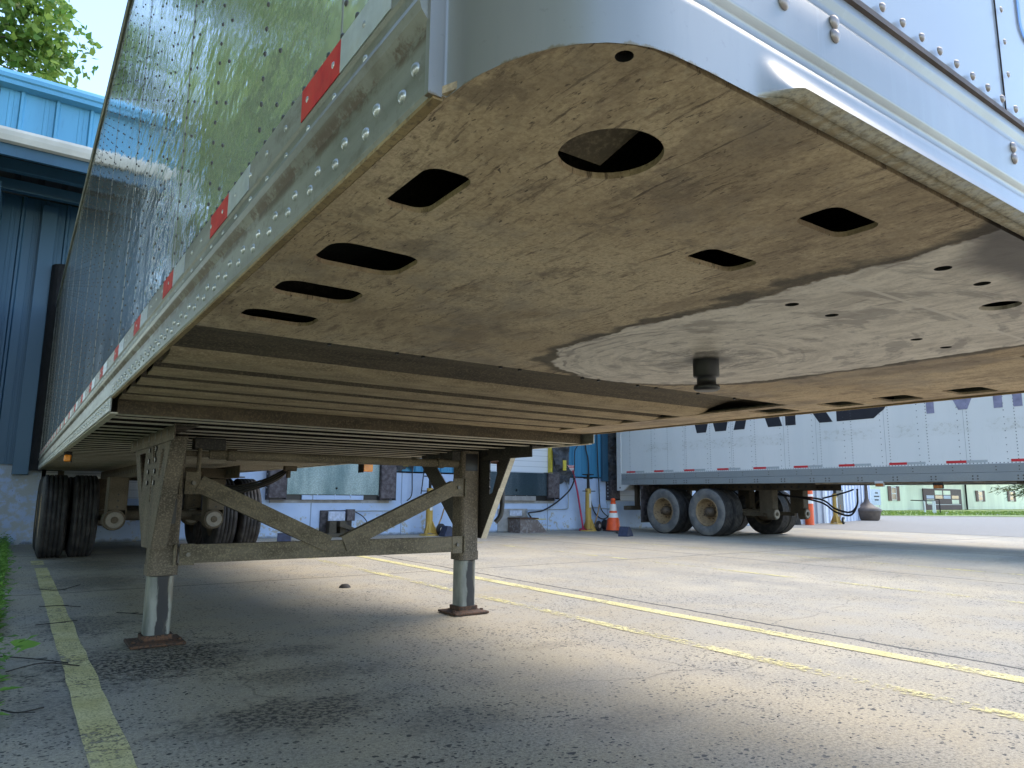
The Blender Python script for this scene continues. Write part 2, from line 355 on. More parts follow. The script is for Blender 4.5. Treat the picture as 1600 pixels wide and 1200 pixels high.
def M_dust(name, c1, c2, c3, rough=.85, streak=(1, 1, 1), metal=0, amt=1):
    t = NT(name); n1 = t.noise(5, t.mp(scale=streak), detail=5); n2 = t.noise(110, detail=5, rough=.7)
    c = t.mix(t.rng(n1, .3, .7), c1, c2); c = t.mix(t.rng(n2, .45, .68, 0, .7*amt), c, c3)
    t.bump(n2, .5, .003); return t.fin(c, rough, metal, .3)
def M_mirror():
    t = NT('polished rippled metal sheet'); x, y, z = t.xyz()
    yz = comb(t, 0, y, z)
    a = t.noise(1, comb(t, 0, t.math('MULTIPLY', y, 5.5), t.math('MULTIPLY', z, 1.0)), detail=2)
    b = t.noise(1, comb(t, 3, t.math('MULTIPLY', y, 2.2), t.math('MULTIPLY', z, 13)), detail=2)
    c = t.noise(7.5, yz, detail=3, rough=.55)
    rib = t.math('SINE', t.math('MULTIPLY', y, 2*pi/.4)); rib2 = t.math('SINE', t.math('MULTIPLY', z, 2*pi/.1))
    c2 = t.noise(24, yz, detail=2)
    h = t.math('ADD', t.math('MULTIPLY', a, .9), t.math('MULTIPLY', b, 1.1)); h = t.math('ADD', h, t.math('ADD', t.math('MULTIPLY', c, .55), t.math('MULTIPLY', c2, .30)))
    h = t.math('ADD', h, t.math('MULTIPLY', rib, .10)); h = t.math('ADD', h, t.math('MULTIPLY', rib2, .008))
    t.bump(h, 1.0, .0027)
    film = t.rng(t.noise(2.0, t.mp(scale=(1, 1.2, .25)), detail=4), .3, .75)
    col = t.mix(film, (.62, .655, .655), (.74, .765, .765)); col = t.mix(t.rng(t.noise(150, detail=2), .66, .72, 0, .5), col, (.3, .3, .28))
    return t.fin(col, t.rng(film, 0, 1, .04, .10), .62)
def M_rail():
    t = NT('grimy aluminium rail'); x, y, z = t.xyz()
    n = t.noise(3, t.mp(scale=(1, .5, 5)), detail=5); n2 = t.noise(60, detail=5, rough=.7); n3 = t.noise(16, t.mp(scale=(1, .7, 1)), detail=7, rough=.75)
    c = t.mix(t.rng(n, .3, .7), (.17, .175, .15), (.34, .345, .315)); c = t.mix(t.rng(n2, .5, .7, 0, .4), c, (.13, .12, .10))
    band = t.math('MULTIPLY', t.rng(t.math('ABSOLUTE', t.math('SUBTRACT', z, 1.262)), .005, .018, 1, 0), t.rng(n3, .43, .54))
    c = t.mix(t.math('MULTIPLY', band, .8), c, (.10, .062, .04)); c = t.mix(t.rng(t.noise(5, t.mp(scale=(1, 1, 3)), detail=6, rough=.7), .52, .66, 0, .5), c, (.13, .115, .085))
    c = t.mix(t.rng(n3, .60, .72, 0, .5), c, (.40, .40, .37))
    t.bump(n2, .25, .002); return t.fin(c, .5, .35)
def M_nose():
    t = NT('scuffed painted aluminium nose'); n = t.noise(3.5, t.mp(scale=(1, 1, .25)), detail=5); n2 = t.noise(30, t.mp(scale=(1.5, 1.5, .12)), detail=6, rough=.65)
    c = t.mix(t.rng(n, .3, .7), (.22, .225, .225), (.31, .31, .305)); c = t.mix(t.rng(n2, .52, .70, 0, .55), c, (.27, .28, .28))
    c = t.mix(t.rng(t.noise(90, detail=4), .64, .72, 0, .3), c, (.2, .2, .2)); x, y, z = t.xyz()
    dz = t.math('ADD', z, t.math('MULTIPLY', t.math('SUBTRACT', t.noise(26, t.mp(scale=(2.2, 1, .5)), detail=6, rough=.7), .5), .022))
    du = t.math('MULTIPLY', t.rng(dz, 1.189, 1.2, 1, 0), t.rng(x, .25, .28)); dc = t.mix(t.rng(t.noise(120, detail=5, rough=.7), .4, .65), (.30, .26, .19), (.15, .125, .085))
    c = t.mix(du, c, dc); c = t.mix(t.math('MULTIPLY', t.rng(dz, 1.187, 1.190, 1, 0), .8), c, (.20, .15, .085))
    t.bump(t.noise(2.2, detail=2), .35, .02); return t.fin(c, t.rng(du, 0, 1, .38, .85), t.rng(du, 0, 1, .4, 0))
def M_nosepanel():
    t = NT('white painted nose panel'); c = t.mix(t.rng(t.noise(1.5, detail=4), .3, .7), (.30, .32, .35), (.34, .36, .385)); t.bump(t.noise(1.8, detail=1), .35, .02); return t.fin(c, .22, 0, .6)
def M_siding(name, c, rib=.25, rough=.45):
    t = NT(name); n = t.noise(1.2, t.mp(scale=(1, 1, .2)), detail=4); n2 = t.noise(14, t.mp(scale=(3, 3, .3)), detail=5, rough=.65)
    col = t.mix(t.rng(n, .3, .7), tuple(v*.82 for v in c), c); col = t.mix(t.rng(n2, .56, .76, 0, .35), col, tuple(v*.5 for v in c))
    return t.fin(col, rough, .1)
def M_paintedconc():
    t = NT('flaking light blue painted concrete'); x, y, z = t.xyz(); n = t.noise(1.5, detail=5); fl = t.noise(7, detail=7, rough=.7)
    c = t.mix(t.rng(n, .3, .7), (.36, .46, .64), (.46, .56, .73)); c = t.mix(t.rng(t.noise(5, t.mp(scale=(1.4, 1.4, .25)), detail=5), .55, .75, 0, .35), c, (.42, .5, .62))
    low = t.rng(z, 0, .7, .10, 0)
    c = t.mix(t.rng(t.math('ADD', fl, low), .64, .68, 0, .9), c, (.36, .34, .28)); c = t.mix(t.rng(t.noise(22, detail=5, rough=.7), .66, .70, 0, .8), c, (.10, .10, .10))
    c = t.mix(t.rng(t.math('ADD', z, t.math('MULTIPLY', fl, .12)), .06, .12, .8, 0), c, (.10, .095, .08))
    sx = t.math('ABSOLUTE', t.math('SUBTRACT', t.math('FRACT', t.math('DIVIDE', t.math('ADD', x, .35), 1.9)), .5)); c = t.mix(t.rng(sx, .004, .008, .6, 0), c, (.08, .1, .14))
    left = t.rng(x, -.2, .6, 1, 0); c = t.mix(t.math('MULTIPLY', left, t.rng(fl, .42, .55)), c, (.42, .44, .44))
    t.bump(fl, .3, .005); return t.fin(c, .7)
def M_tyre():
    t = NT('dusty tyre rubber'); n = t.noise(9, detail=5); c = t.mix(t.rng(n, .35, .75), (.014, .014, .016), (.045, .042, .042)); t.bump(t.noise(80, detail=3), .25, .003); return t.fin(c, .72, 0, .35)
def M_farwhite():
    t = NT('aged white trailer paint'); x, y, z = t.xyz(); n = t.noise(.8, t.mp(scale=(1, 1, .3)), detail=4); fn = t.noise(11, t.mp(scale=(1, 1.0, 1.6), src=warp(t, .2, 2)), detail=8, rough=.75)
    c = t.mix(t.rng(n, .3, .7), (.70, .73, .73), (.80, .81, .80))
    zone = t.math('MULTIPLY', t.rng(z, 1.82, 1.88), t.rng(z, 2.02, 2.08, 1, 0)); blk = t.rng(t.noise(1.1, t.mp(scale=(1, 1, .05)), detail=3), .40, .52)
    c = t.mix(t.math('MULTIPLY', t.math('MULTIPLY', zone, blk), t.rng(fn, .50, .62, .06, .42)), c, (.40, .40, .33))
    c = t.mix(t.rng(t.noise(16, t.mp(scale=(4, 4, .3)), detail=4), .6, .8, 0, .25), c, (.38, .40, .40))
    t.bump(t.noise(1.7, detail=1), .3, .02); return t.fin(c, .4)
def M_door():
    t = NT('white roller door'); x, y, z = t.xyz(); q = t.math('ABSOLUTE', t.math('SUBTRACT', t.math('FRACT', t.math('DIVIDE', z, .13)), .5)); c = t.mix(t.rng(q, .02, .05, .7, 0), (.66, .68, .70), (.25, .27, .3)); return t.fin(c, .5)
def M_leaf(name, a, b, back):
    t = NT(name); oi = t.n('ShaderNodeNewGeometry').outputs['Random Per Island']
    n = t.noise(.9, detail=3); c = t.mix(t.rng(oi, 0, 1), a, b); c = t.mix(t.rng(n, .35, .65, 0, .45), c, back); t.fin(c, .5, 0, .35)
    tl = t.n('ShaderNodeBsdfTranslucent'); t.L(c, tl.inputs[0]); mx = t.n('ShaderNodeMixShader'); mx.inputs[0].default_value = .45
    t.L(t.b.outputs[0], mx.inputs[1]); t.L(tl.outputs[0], mx.inputs[2]); t.L(mx.outputs[0], t.out.inputs[0]); return t.mat
def M_diamond(name, c1, c2, metal):
    t = NT(name); n = t.noise(1.3, t.mp(scale=(1.6, 1, .35)), detail=4); c = t.mix(t.rng(n, .35, .65), c1, c2)
    v = t.voro(38, t.mp(scale=(1, 1, 1), rot=(0, .78, 0))); c = t.mix(t.rng(v, .3, .6, 0, .3), c, tuple(q*.5 for q in c1)); t.bump(v, .4, .004); return t.fin(c, .42, metal)
def M_speck(name, base, speck, sc=60, thr=.55, rough=.7):
    t = NT(name); n = t.noise(sc, detail=5, rough=.7); n2 = t.noise(4, detail=4); c = t.mix(t.rng(n, thr, thr+.1), base, speck)
    c = t.mix(t.rng(n2, .4, .7, 0, .5), c, tuple(.5*(a+b) for a, b in zip(base, speck))); t.bump(n, .35, .003); return t.fin(c, rough)
def M_innerleg():
    t = NT('greasy zinc leg tube'); x, y, z = t.xyz(); n = t.noise(10, t.mp(scale=(1.6, 1, .35)), detail=6, rough=.6)
    c = t.mix(t.rng(n, .35, .65), (.13, .14, .13), (.25, .26, .24))
    nrm = t.n('ShaderNodeNewGeometry').outputs['Normal']; sp = t.n('ShaderNodeSeparateXYZ'); t.L(nrm, sp.inputs[0])
    side = t.rng(t.math('ABSOLUTE', sp.outputs[1]), .6, .95)
    lx = t.math('ABSOLUTE', t.math('SUBTRACT', t.math('FRACT', t.math('DIVIDE', t.math('SUBTRACT', x, .432-.975), 1.95)), .5))
    mid = t.rng(t.math('ADD', t.math('MULTIPLY', lx, 1.95), t.math('MULTIPLY', t.math('SUBTRACT', n, .5), .09)), .026, .036, .97, 0)
    c = t.mix(t.math('MULTIPLY', mid, side), c, (.018, .018, .022))
    c = t.mix(t.math('MULTIPLY', t.rng(n, .55, .68), .6), c, (.12, .10, .07)); return t.fin(c, .5, .35)

AMBD2 = M_dust('amber dusted lip', (.22, .155, .075), (.36, .27, .14), (.12, .09, .06)); GROUND = M_ground(); YEL = M_paintline('worn yellow paint', .50); YELF = M_paintline('faded yellow paint', .615)
COUP = M_coupler(); MIRR = M_mirror(); RAIL = M_rail(); NOSE = M_nose(); NPAN = M_nosepanel()
RIV = M_basic('bright rivet metal', (.50, .52, .52), .35, .7, .2); RIVD = M_basic('small rivet metal', (.08, .08, .08), .5, .4, .2, bump=0)
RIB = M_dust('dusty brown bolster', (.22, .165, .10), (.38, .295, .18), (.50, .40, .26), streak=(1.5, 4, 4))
BOLST = M_dust('dusty bolster darkened for shade', (.055, .044, .032), (.10, .078, .052), (.19, .15, .095), streak=(1, 4, 4))
DARKSTEEL = M_dust('near black steel', (.012, .011, .011), (.028, .025, .022), (.06, .052, .038))  # near black, also on crossmember webs and inside the coupler
FLANGE = M_dust('dusty flange paled for light', (.46, .42, .34), (.62, .57, .46), (.34, .30, .22), streak=(.5, 3, 3))
LEGM = M_dust('mud dusted leg steel', (.055, .047, .037), (.125, .103, .077), (.27, .225, .17), streak=(1, 1, .35))
LEGD = M_speck('dark leg steel', (.022, .021, .019), (.07, .062, .05), 90, .5)
BRACE = M_dust('dusty brace steel', (.078, .067, .049), (.14, .12, .088), (.25, .21, .14), streak=(1, 1, 3))
GREASE_SHADE = M_basic('black grease and hole shade', (.012, .012, .013), .45)
RUST = M_speck('rusty foot plate', (.105, .05, .026), (.035, .024, .018), 60, .47, .85)
INLEG = M_innerleg(); FLOORW = M_dust('dirty plank floor', (.035, .028, .02), (.06, .048, .032), (.10, .08, .05))
TYRE = M_tyre(); SIDEW = M_basic('grey dusty tyre sidewall', (.13, .135, .14), .8, 0, .25, 6, dirt=(.22, .20, .17), fine=40)
RIM = M_speck('rusty wheel rim', (.28, .20, .11), (.10, .06, .035), 22, .52, .6); HUBM = M_speck('greasy hub', (.10, .07, .045), (.03, .025, .02), 40, .5, .6)
CHASS = M_dust('muddy chassis steel', (.045, .037, .027), (.085, .07, .05), (.14, .115, .08)); HOSE = M_basic('black hose rubber', (.012, .012, .013), .5, 0, .2)
BAGM = M_basic('pale metal cap', (.17, .16, .14), .5, .3, .3, 20, dirt=(.1, .08, .06))
AMB = M_basic('amber lens', (.85, .28, .02), .2, 0, .1, bump=0); AMBD = M_basic('dusty amber lens', (.42, .14, .03), .5, 0, .3, 30)
REDT = M_basic('red reflective tape', (.55, .015, .015), .7, 0, .3, 25, dirt=(.4, .06, .03)); WHT = M_basic('pale reflective tape', (.50, .55, .58), .35, 0, .25, 25, dirt=(.3, .3, .25))
REDB = M_basic('red reflective tape bright', (.62, .03, .04), .4, 0, .1); WHITEP = M_basic('white paint', (.66, .67, .67), .5, 0, .12, dirt=(.4, .38, .33), dirt_amt=.4)
FARW = M_farwhite(); FARRAIL = M_basic('grey aluminium rail', (.34, .37, .38), .5, .3, .15, 2, dirt=(.2, .19, .16), dirt_amt=.4); DECK = M_basic('black vinyl letter', (.02, .02, .028), .5, 0, .15); DECG = M_basic('faded violet grey vinyl letter', (.26, .26, .38), .6, 0, .25)
DECB = M_basic('blue vinyl', (.06, .22, .62), .35, 0, .1)
BLUE = M_siding('blue metal siding', (.055, .245, .42)); BLUED = M_siding('dark shade-toned blue siding', (.035, .105, .175)); FASC = M_siding('light blue fascia metal', (.12, .38, .58), rough=.35)
GUT = M_basic('cream gutter', (.62, .60, .55), .5, 0, .1, 3); PCON = M_paintedconc(); DOOR = M_door(); SOFF = M_dust('dark weathered soffit', (.03, .03, .032), (.055, .055, .06), (.08, .08, .08))
BLKR = M_basic('black rubber bumper', (.03, .026, .028), .7, 0, .3, 12, dirt=(.10, .085, .09), dirt_amt=.7); BUMPF = M_basic('worn brown bumper face', (.085, .068, .072), .75, 0, .3, 14, dirt=(.16, .15, .16))
SEALM = M_basic('grey torn seal fabric', (.055, .06, .07), .85, 0, .35, 7, dirt=(.12, .12, .12)); SEALK = M_basic('black seal fabric', (.018, .017, .018), .9, 0, .3)
YELP = M_basic('yellow painted steel', (.52, .33, .06), .5, 0, .25, 6, dirt=(.16, .12, .05), dirt_amt=.5); YELB = M_basic('yellow paint', (.62, .50, .06), .5, 0, .2)
LEVB = M_diamond('shiny diamond plate', (.10, .155, .17), (.26, .33, .34), .7); LEVD = M_diamond('dark diamond plate', (.035, .065, .085), (.09, .125, .15), .6)
ORNG = M_basic('orange plastic', (.80, .10, .02), .45, 0, .12); CONEW = M_basic('white cone collar', (.74, .74, .72), .5, 0, .08); REDP = M_basic('red painted bar', (.42, .02, .07), .5, 0, .2)
NAVY = M_basic('dark blue plastic', (.025, .035, .075), .6, 0, .3, 15); CONC = M_basic('grey concrete', (.30, .29, .28), .85, 0, .2)
SHED = M_siding('pale blue white siding', (.50, .56, .70)); SHEDG = M_siding('grey blue siding', (.30, .34, .42)); URN = M_basic('brown plastic', (.11, .085, .07), .6, 0, .25, 5); MATB = M_basic('black panel', (.02, .022, .028), .6)
HOUSE = M_siding('pale green clapboard', (.68, .74, .58)); BROWN = M_basic('brown trim', (.13, .06, .045), .6); GLASSD = M_basic('dark window glass', (.04, .055, .08), .1, 0, .3, bump=0); BROWND = M_basic('brown garage door', (.085, .045, .045), .6); ROOFP = M_basic('pale roof sheet', (.55, .5, .5), .7)
WOOD = M_basic('worn wooden handle', (.32, .20, .10), .7)
GRASS = M_leaf('grass blades', (.10, .17, .03), (.20, .28, .05), (.05, .10, .02)); LAWN = M_basic('mown lawn', (.17, .25, .05), .9, 0, .35, 1.5, dirt=(.26, .28, .10), fine=25)
LEAF = M_leaf('maple foliage', (.10, .22, .04), (.31, .43, .09), (.06, .14, .03)); LEAF2 = M_leaf('dark foliage', (.05, .085, .03), (.12, .17, .045), (.02, .045, .015)); BARK = M_speck('bark', (.08, .065, .05), (.03, .025, .02), 12, .5, .9)
WEED = M_leaf('weed leaves', (.11, .26, .04), (.25, .44, .09), (.07, .16, .03)); VERGE = M_basic('bounce-paled gravel and grass verge', (.26, .25, .15), .95, 0, .3, 3, dirt=(.18, .22, .08)); ASPH = M_speck('pale worn asphalt', (.20, .185, .165), (.30, .28, .25), 35, .5, .9)
TWIG = M_basic('dark twig bark', (.03, .025, .022), .8)
PINE = M_leaf('pine needles', (.05, .08, .02), (.11, .13, .03), (.03, .05, .015))
BLUEW = M_basic('blue white notice paint', (.45, .50, .62), .5, 0, .2, 20)

# ------------------------------------------------------------------ ground
MB().add([(-400, -400, 0), (400, -400, 0), (400, 400, 0), (-400, 400, 0)], [(0, 1, 2, 3)]).build('ground', GROUND, kind='structure')
g = MB(); random.seed(3)
g.add([(17.5, -60, .004), (19.0, -2, .004), (18.2, 8, .004), (17.6, 13.3, .004), (28, 15.5, .004), (40, 60, .004), (300, 60, .004), (300, -60, .004)], [(0, 7, 6, 5, 4, 3, 2, 1)]).build('asphalt_road', ASPH, kind='structure')
def strip(name, x0, y0, x1, y1, wd, mat, z=.004, n=60):
    m = MB(); pts = []; d = Vector((x1-x0, y1-y0)).normalized(); nn = Vector((d.y, -d.x))
    for i in range(n+1):
        t = i/n; p = Vector((x0+(x1-x0)*t, y0+(y1-y0)*t)); a = wd/2*(1+random.uniform(-.08, .08)); b = wd/2*(1+random.uniform(-.08, .08))
        pts += [(p.x-nn.x*a, p.y-nn.y*a, z), (p.x+nn.x*b, p.y+nn.y*b, z)]
    m.add(pts, [(2*i, 2*i+1, 2*i+3, 2*i+2) for i in range(n)])
    return m.build(name, mat, kind='structure')
strip('parking_line', .03, -3, .035, 9.2, .115, YEL); strip('parking_line', .02, 9.6, .02, 10.15, .12, YEL)
strip('parking_line', 2.9, -6, 2.9, 12.6, .10, YELF); strip('parking_line', 3.56, -6, 3.56, 12.6, .12, YEL)
strip('parking_line', 6.42, -6, 6.42, 12.6, .10, YELF); strip('parking_line', 8.9, -6, 8.9, 12.6, .10, YELF)
# verge on the left, colour paled to bounce light under the trailer
v = MB(); pts = []
for i in range(80):
    y = -20+i*.8; pts += [(-.30+random.uniform(-.03, .03), y, .010), (-60, y, .012)]
v.add(pts, [(2*i, 2*i+1, 2*i+3, 2*i+2) for i in range(79)]); v.build('verge', VERGE, kind='structure')
# lawn beyond the road
MB().add([(34.5, 19.4, .02), (42, 14.6, .02), (160, -20, .02), (200, 90, .02), (40, 90, .02)], [(0, 1, 2, 3, 4)]).build('lawn', LAWN, kind='structure')

# ------------------------------------------------------------------ semi trailer parts shared by both trailers
W_ = 2.59
def tyre_mesh(x0, wd):
    r = .508; m = MB(); c = (x0, 0, r)
    prof = [(.29, .02), (.33, 0), (.40, -.012), (.455, -.006), (.49, .012)]
    tw = wd-.03; gw = .010; n = 5; st = tw/n
    for k in range(n):
        a = .015+k*st
        prof += [(r, a+(.004 if k else .004)), (r, a+st-gw)]
        if k < n-1: prof += [(r-.013, a+st-gw+.001), (r-.013, a+st-.001)]
    prof += [(.49, wd-.012), (.455, wd+.006), (.40, wd+.012), (.33, wd), (.29, wd-.02)]
    m.lathe(c, (1, 0, 0), prof[:5], 48, 1); m.lathe(c, (1, 0, 0), prof[4:-4], 48, 0); m.lathe(c, (1, 0, 0), prof[-5:], 48, 1)
    return m
def wheel_pair(root, ox, y, side, sidemat):     # side -1 left, +1 right ; ox = trailer offset in x
    w0 = .265; xs = (.015, .335) if side < 0 else (1.99, 2.31)
    for k, x in enumerate(xs):
        t = tyre_mesh(0, w0).build('wheel', [TYRE, sidemat if ((side < 0 and k == 0) or (side > 0 and k == 1)) else TYRE], root); t.location = (ox+x, y, 0)
        outer = (side < 0 and k == 0) or (side > 0 and k == 1); s = side
        m = MB(); c = (w0/2, 0, .508)
        if outer:
            e = w0/2-.01
            pr = [(.297, e), (.285, e+.012), (.272, e-.005), (.262, e-.05), (.255, e-.10), (.20, e-.17), (.11, e-.175), (.105, e-.16)]
            m.lathe(c, (s, 0, 0), pr, 40)
            m.lathe(c, (s, 0, 0), [(.11, e-.175), (.108, e-.10), (.085, e-.085), (.075, e-.02), (.045, e-.01), (0.001, e-.008)], 24, 1)
            for q in range(10): a = 2*pi*q/10; m.cyl((w0/2+s*(e-.172), .148*cos(a), .508+.148*sin(a)), (w0/2+s*(e-.135), .148*cos(a), .508+.148*sin(a)), .013, n=6, m=1)
            for q in range(2): a = pi*.9+q*pi; m.cyl((w0/2+s*(e-.176), .22*cos(a), .508+.22*sin(a)), (w0/2+s*(e-.158), .22*cos(a), .508+.22*sin(a)), .03, n=10, m=2)
        else:
            m.lathe(c, (s, 0, 0), [(.297, -.11), (.27, -.10), (.25, .0), (.24, .10), (.10, .11), (.0, .11)], 32)
            m.lathe(c, (-s, 0, 0), [(.20, -.02), (.20, .12), (.09, .14), (.0, .14)], 24, 1)
        m.build('rim', [RIM if outer else CHASS, HUBM, GREASE_SHADE], t)
def tandem(root, ox, far=False):
    sm = SIDEW if far else TYRE
    for y in ((10.17, 11.42) if far else (10.62, 11.85)):
        wheel_pair(root, ox, y, -1, sm); wheel_pair(root, ox, y, 1, sm)
        MB().cyl((ox+.3, y, .508), (ox+2.29, y, .508), .065, n=14).build('axle', CHASS, root)
        for xx in (.72, 1.80):
            h = MB(); yy = y-1.05 if y < 11 else y-.95
            h.bbox(ox+xx-.09, ox+xx+.09, yy-.16, yy-.10, .60, .98); h.bbox(ox+xx-.10, ox+xx-.088, yy-.15, yy+.15, .50, .98, .003); h.bbox(ox+xx+.088, ox+xx+.10, yy-.15, yy+.15, .50, .98, .003)
            h.bbox(ox+xx-.05, ox+xx+.05, yy+.1, y+.1, .44, .52)
            for q in range(3): h.cyl((ox+xx+.0, yy-.164, .64+q*.07), (ox+xx+.0, yy-.155, .64+q*.07), .012, n=8, m=1)
            hb = h.build('suspension_hanger', [CHASS, GREASE_SHADE], root)
            b = MB(); b.cyl((ox+xx-.02, yy-.05, .49), (ox+xx-.02, yy-.19, .49), .125, .115, 20); b.cyl((ox+xx-.02, yy-.19, .49), (ox+xx-.02, yy-.205, .49), .095, .09, 20, 1)
            b.cyl((ox+xx-.02, yy-.205, .49), (ox+xx-.02, yy-.22, .49), .04, .035, 12); b.build('pivot_bushing', [CHASS, BAGM], hb)
            a = MB(); a.lathe((ox+xx, y+.35, .52), (0, 0, 1), [(.0, 0), (.11, 0), (.14, .06), (.14, .14), (.12, .18), (.14, .22), (.14, .3), (.10, .36), (.10, .46)], 20); a.build('air_spring', TYRE, root)
    for xx in (.80, 1.72):
        r = MB(); r.bbox(ox+xx, ox+xx+.012, 8.1, 12.6, .99, 1.11, .002); r.bbox(ox+xx, ox+xx+.07, 8.1, 12.6, .978, .99, .002)
        for k in range(26): r.cyl((ox+xx-.003, 8.3+k*.16, 1.045), (ox+xx+.0005, 8.3+k*.16, 1.045), .024, n=10, m=1)
        r.build('slider_rail', [CHASS, GREASE_SHADE], root)
    for y in (8.75, 9.9, 11.1, 12.3): MB().bbox(ox+.81, ox+1.79, y-.05, y+.05, .985, 1.09).build('slider_crossbar', CHASS, root)
def gusset(root, X, dirx, hole=True):
    outer = [(3.79, 1.085), (3.80, 1.07), (4.15, .52), (4.46, .51), (5.06, 1.085)]
    if not hole: outer = [(3.87, 1.085), (3.955, 1.07), (4.315, .51), (4.43, .51), (4.69, .575), (5.25, 1.06), (5.25, 1.085)]
    holes = [[(4.84, 1.035), (4.60, 1.035), (4.62, .80)], [(4.07, 1.035), (3.97, 1.025), (4.07, .87), (4.10, .90)], [(4.32, .904), (4.28, .895), (4.30, .752), (4.34, .761)],
             [(4.36, 1.06), (4.20, 1.06), (4.25, .97), (4.32, .97)]] if hole else [[(4.21, 1.05), (4.09, 1.05), (4.085, 1.03), (4.17, .83), (4.21, .815)], [(5.0, 1.04), (4.65, 1.04), (4.62, .72), (4.70, .80)]]
    m = MB(); m.plate([outer]+holes, lambda u, v, t: (t, u, v), X-.004, X+.004)
    fx = X+dirx*(.07 if hole else .045); a, b = min(X, fx), max(X, fx)
    p = [(3.79, 1.085), (4.15, .52)] if hole else [(3.955, 1.085), (4.315, .51)]; v = []
    for y, z in p: v += [(a+.0, y-.004, z-.003), (b, y-.004, z-.003), (b, y+.006, z+.002), (a+.0, y+.006, z+.002)]
    m.add(v, [(0, 1, 2, 3), (4, 7, 6, 5), (0, 4, 5, 1), (1, 5, 6, 2), (2, 6, 7, 3), (3, 7, 4, 0)], 1)
    v = []
    for y, z in ([(5.06, 1.085), (4.46, .51)] if hole else [(5.25, 1.075), (4.69, .575)]): v += [(a, y-.006, z+.002), (b, y-.006, z+.002), (b, y+.004, z-.003), (a, y+.004, z-.003)]
    m.add(v, [(0, 1, 2, 3), (4, 7, 6, 5), (0, 4, 5, 1), (1, 5, 6, 2), (2, 6, 7, 3), (3, 7, 4, 0)], 0)
    for k in range(8): m.cyl((X-.0045, 4.205+.22*(k % 2), .86+.06*(k//2)), (X-.012, 4.205+.22*(k % 2), .86+.06*(k//2)), .014, n=6, m=2)
    g_ = m.build('gusset_plate', [LEGM if hole else LEGD, FLANGE if not hole else LEGM, GREASE_SHADE], root)  # right side: plate darkened for shade, near flange paled for light, in the colour
    c = MB(); c.bbox(X-.012, X-.004, 3.70, 5.22, 1.06, 1.135, .002); c.bbox(X-.012, X+.10, 3.70, 5.22, 1.130, 1.138, .002)
    for y in (3.88, 4.06, 4.24, 4.45, 4.68, 4.92, 5.12): c.bbox(X-.0135, X-.012, y-.016, y+.016, 1.09, 1.122, .0004, 1)
    c.build('mounting_channel', [LEGM if hole else LEGD, GREASE_SHADE], g_)
def leg(root, ox, x, first):
    l = MB(); o = ox+x; y = 4.37
    l.add([], []);
    pf = rrect(-.072, .072, -.075, .075, .028, 4); l.sweep(pf, lambda a, b, t: (o+a, y+b, t), [.385, .64, .642, .80, .802, 1.12], 0, False, True)
    pf2 = rrect(-.077, .077, -.080, .080, .03, 4); l.sweep(pf2, lambda a, b, t: (o+a, y+b, t), [.365, .425], 0, False, True)
    L_ = l.build('leg', [LEGM], root)
    pi2 = rrect(-.064, .064, -.064, .064, .03, 5); i = MB(); i.sweep(pi2, lambda a, b, t: (o+a, y+b, t), [.03, .36], 0, True, True); i.build('inner_tube', INLEG, L_)
    f = MB(); f.bbox(o-.135, o+.135, y-.125, y+.125, .004, .020, .004)
    f.sweep(rrect(-.125, .125, -.11, .11, .03, 3), lambda a, b, t: (o+a*(1 if t < .03 else .62), y+b*(1 if t < .03 else .66), t), [.02, .03, .055], 0, False, True)
    for s in (-1, 1): f.cyl((o+s*.11, y-.06, .02), (o+s*.11, y-.06, .032), .012, n=8)
    f.build('foot_plate', RUST, L_)
    gz = MB(); pz = rrect(-.0735, .0735, -.0765, .0765, .028, 4)
    return L_, o, y
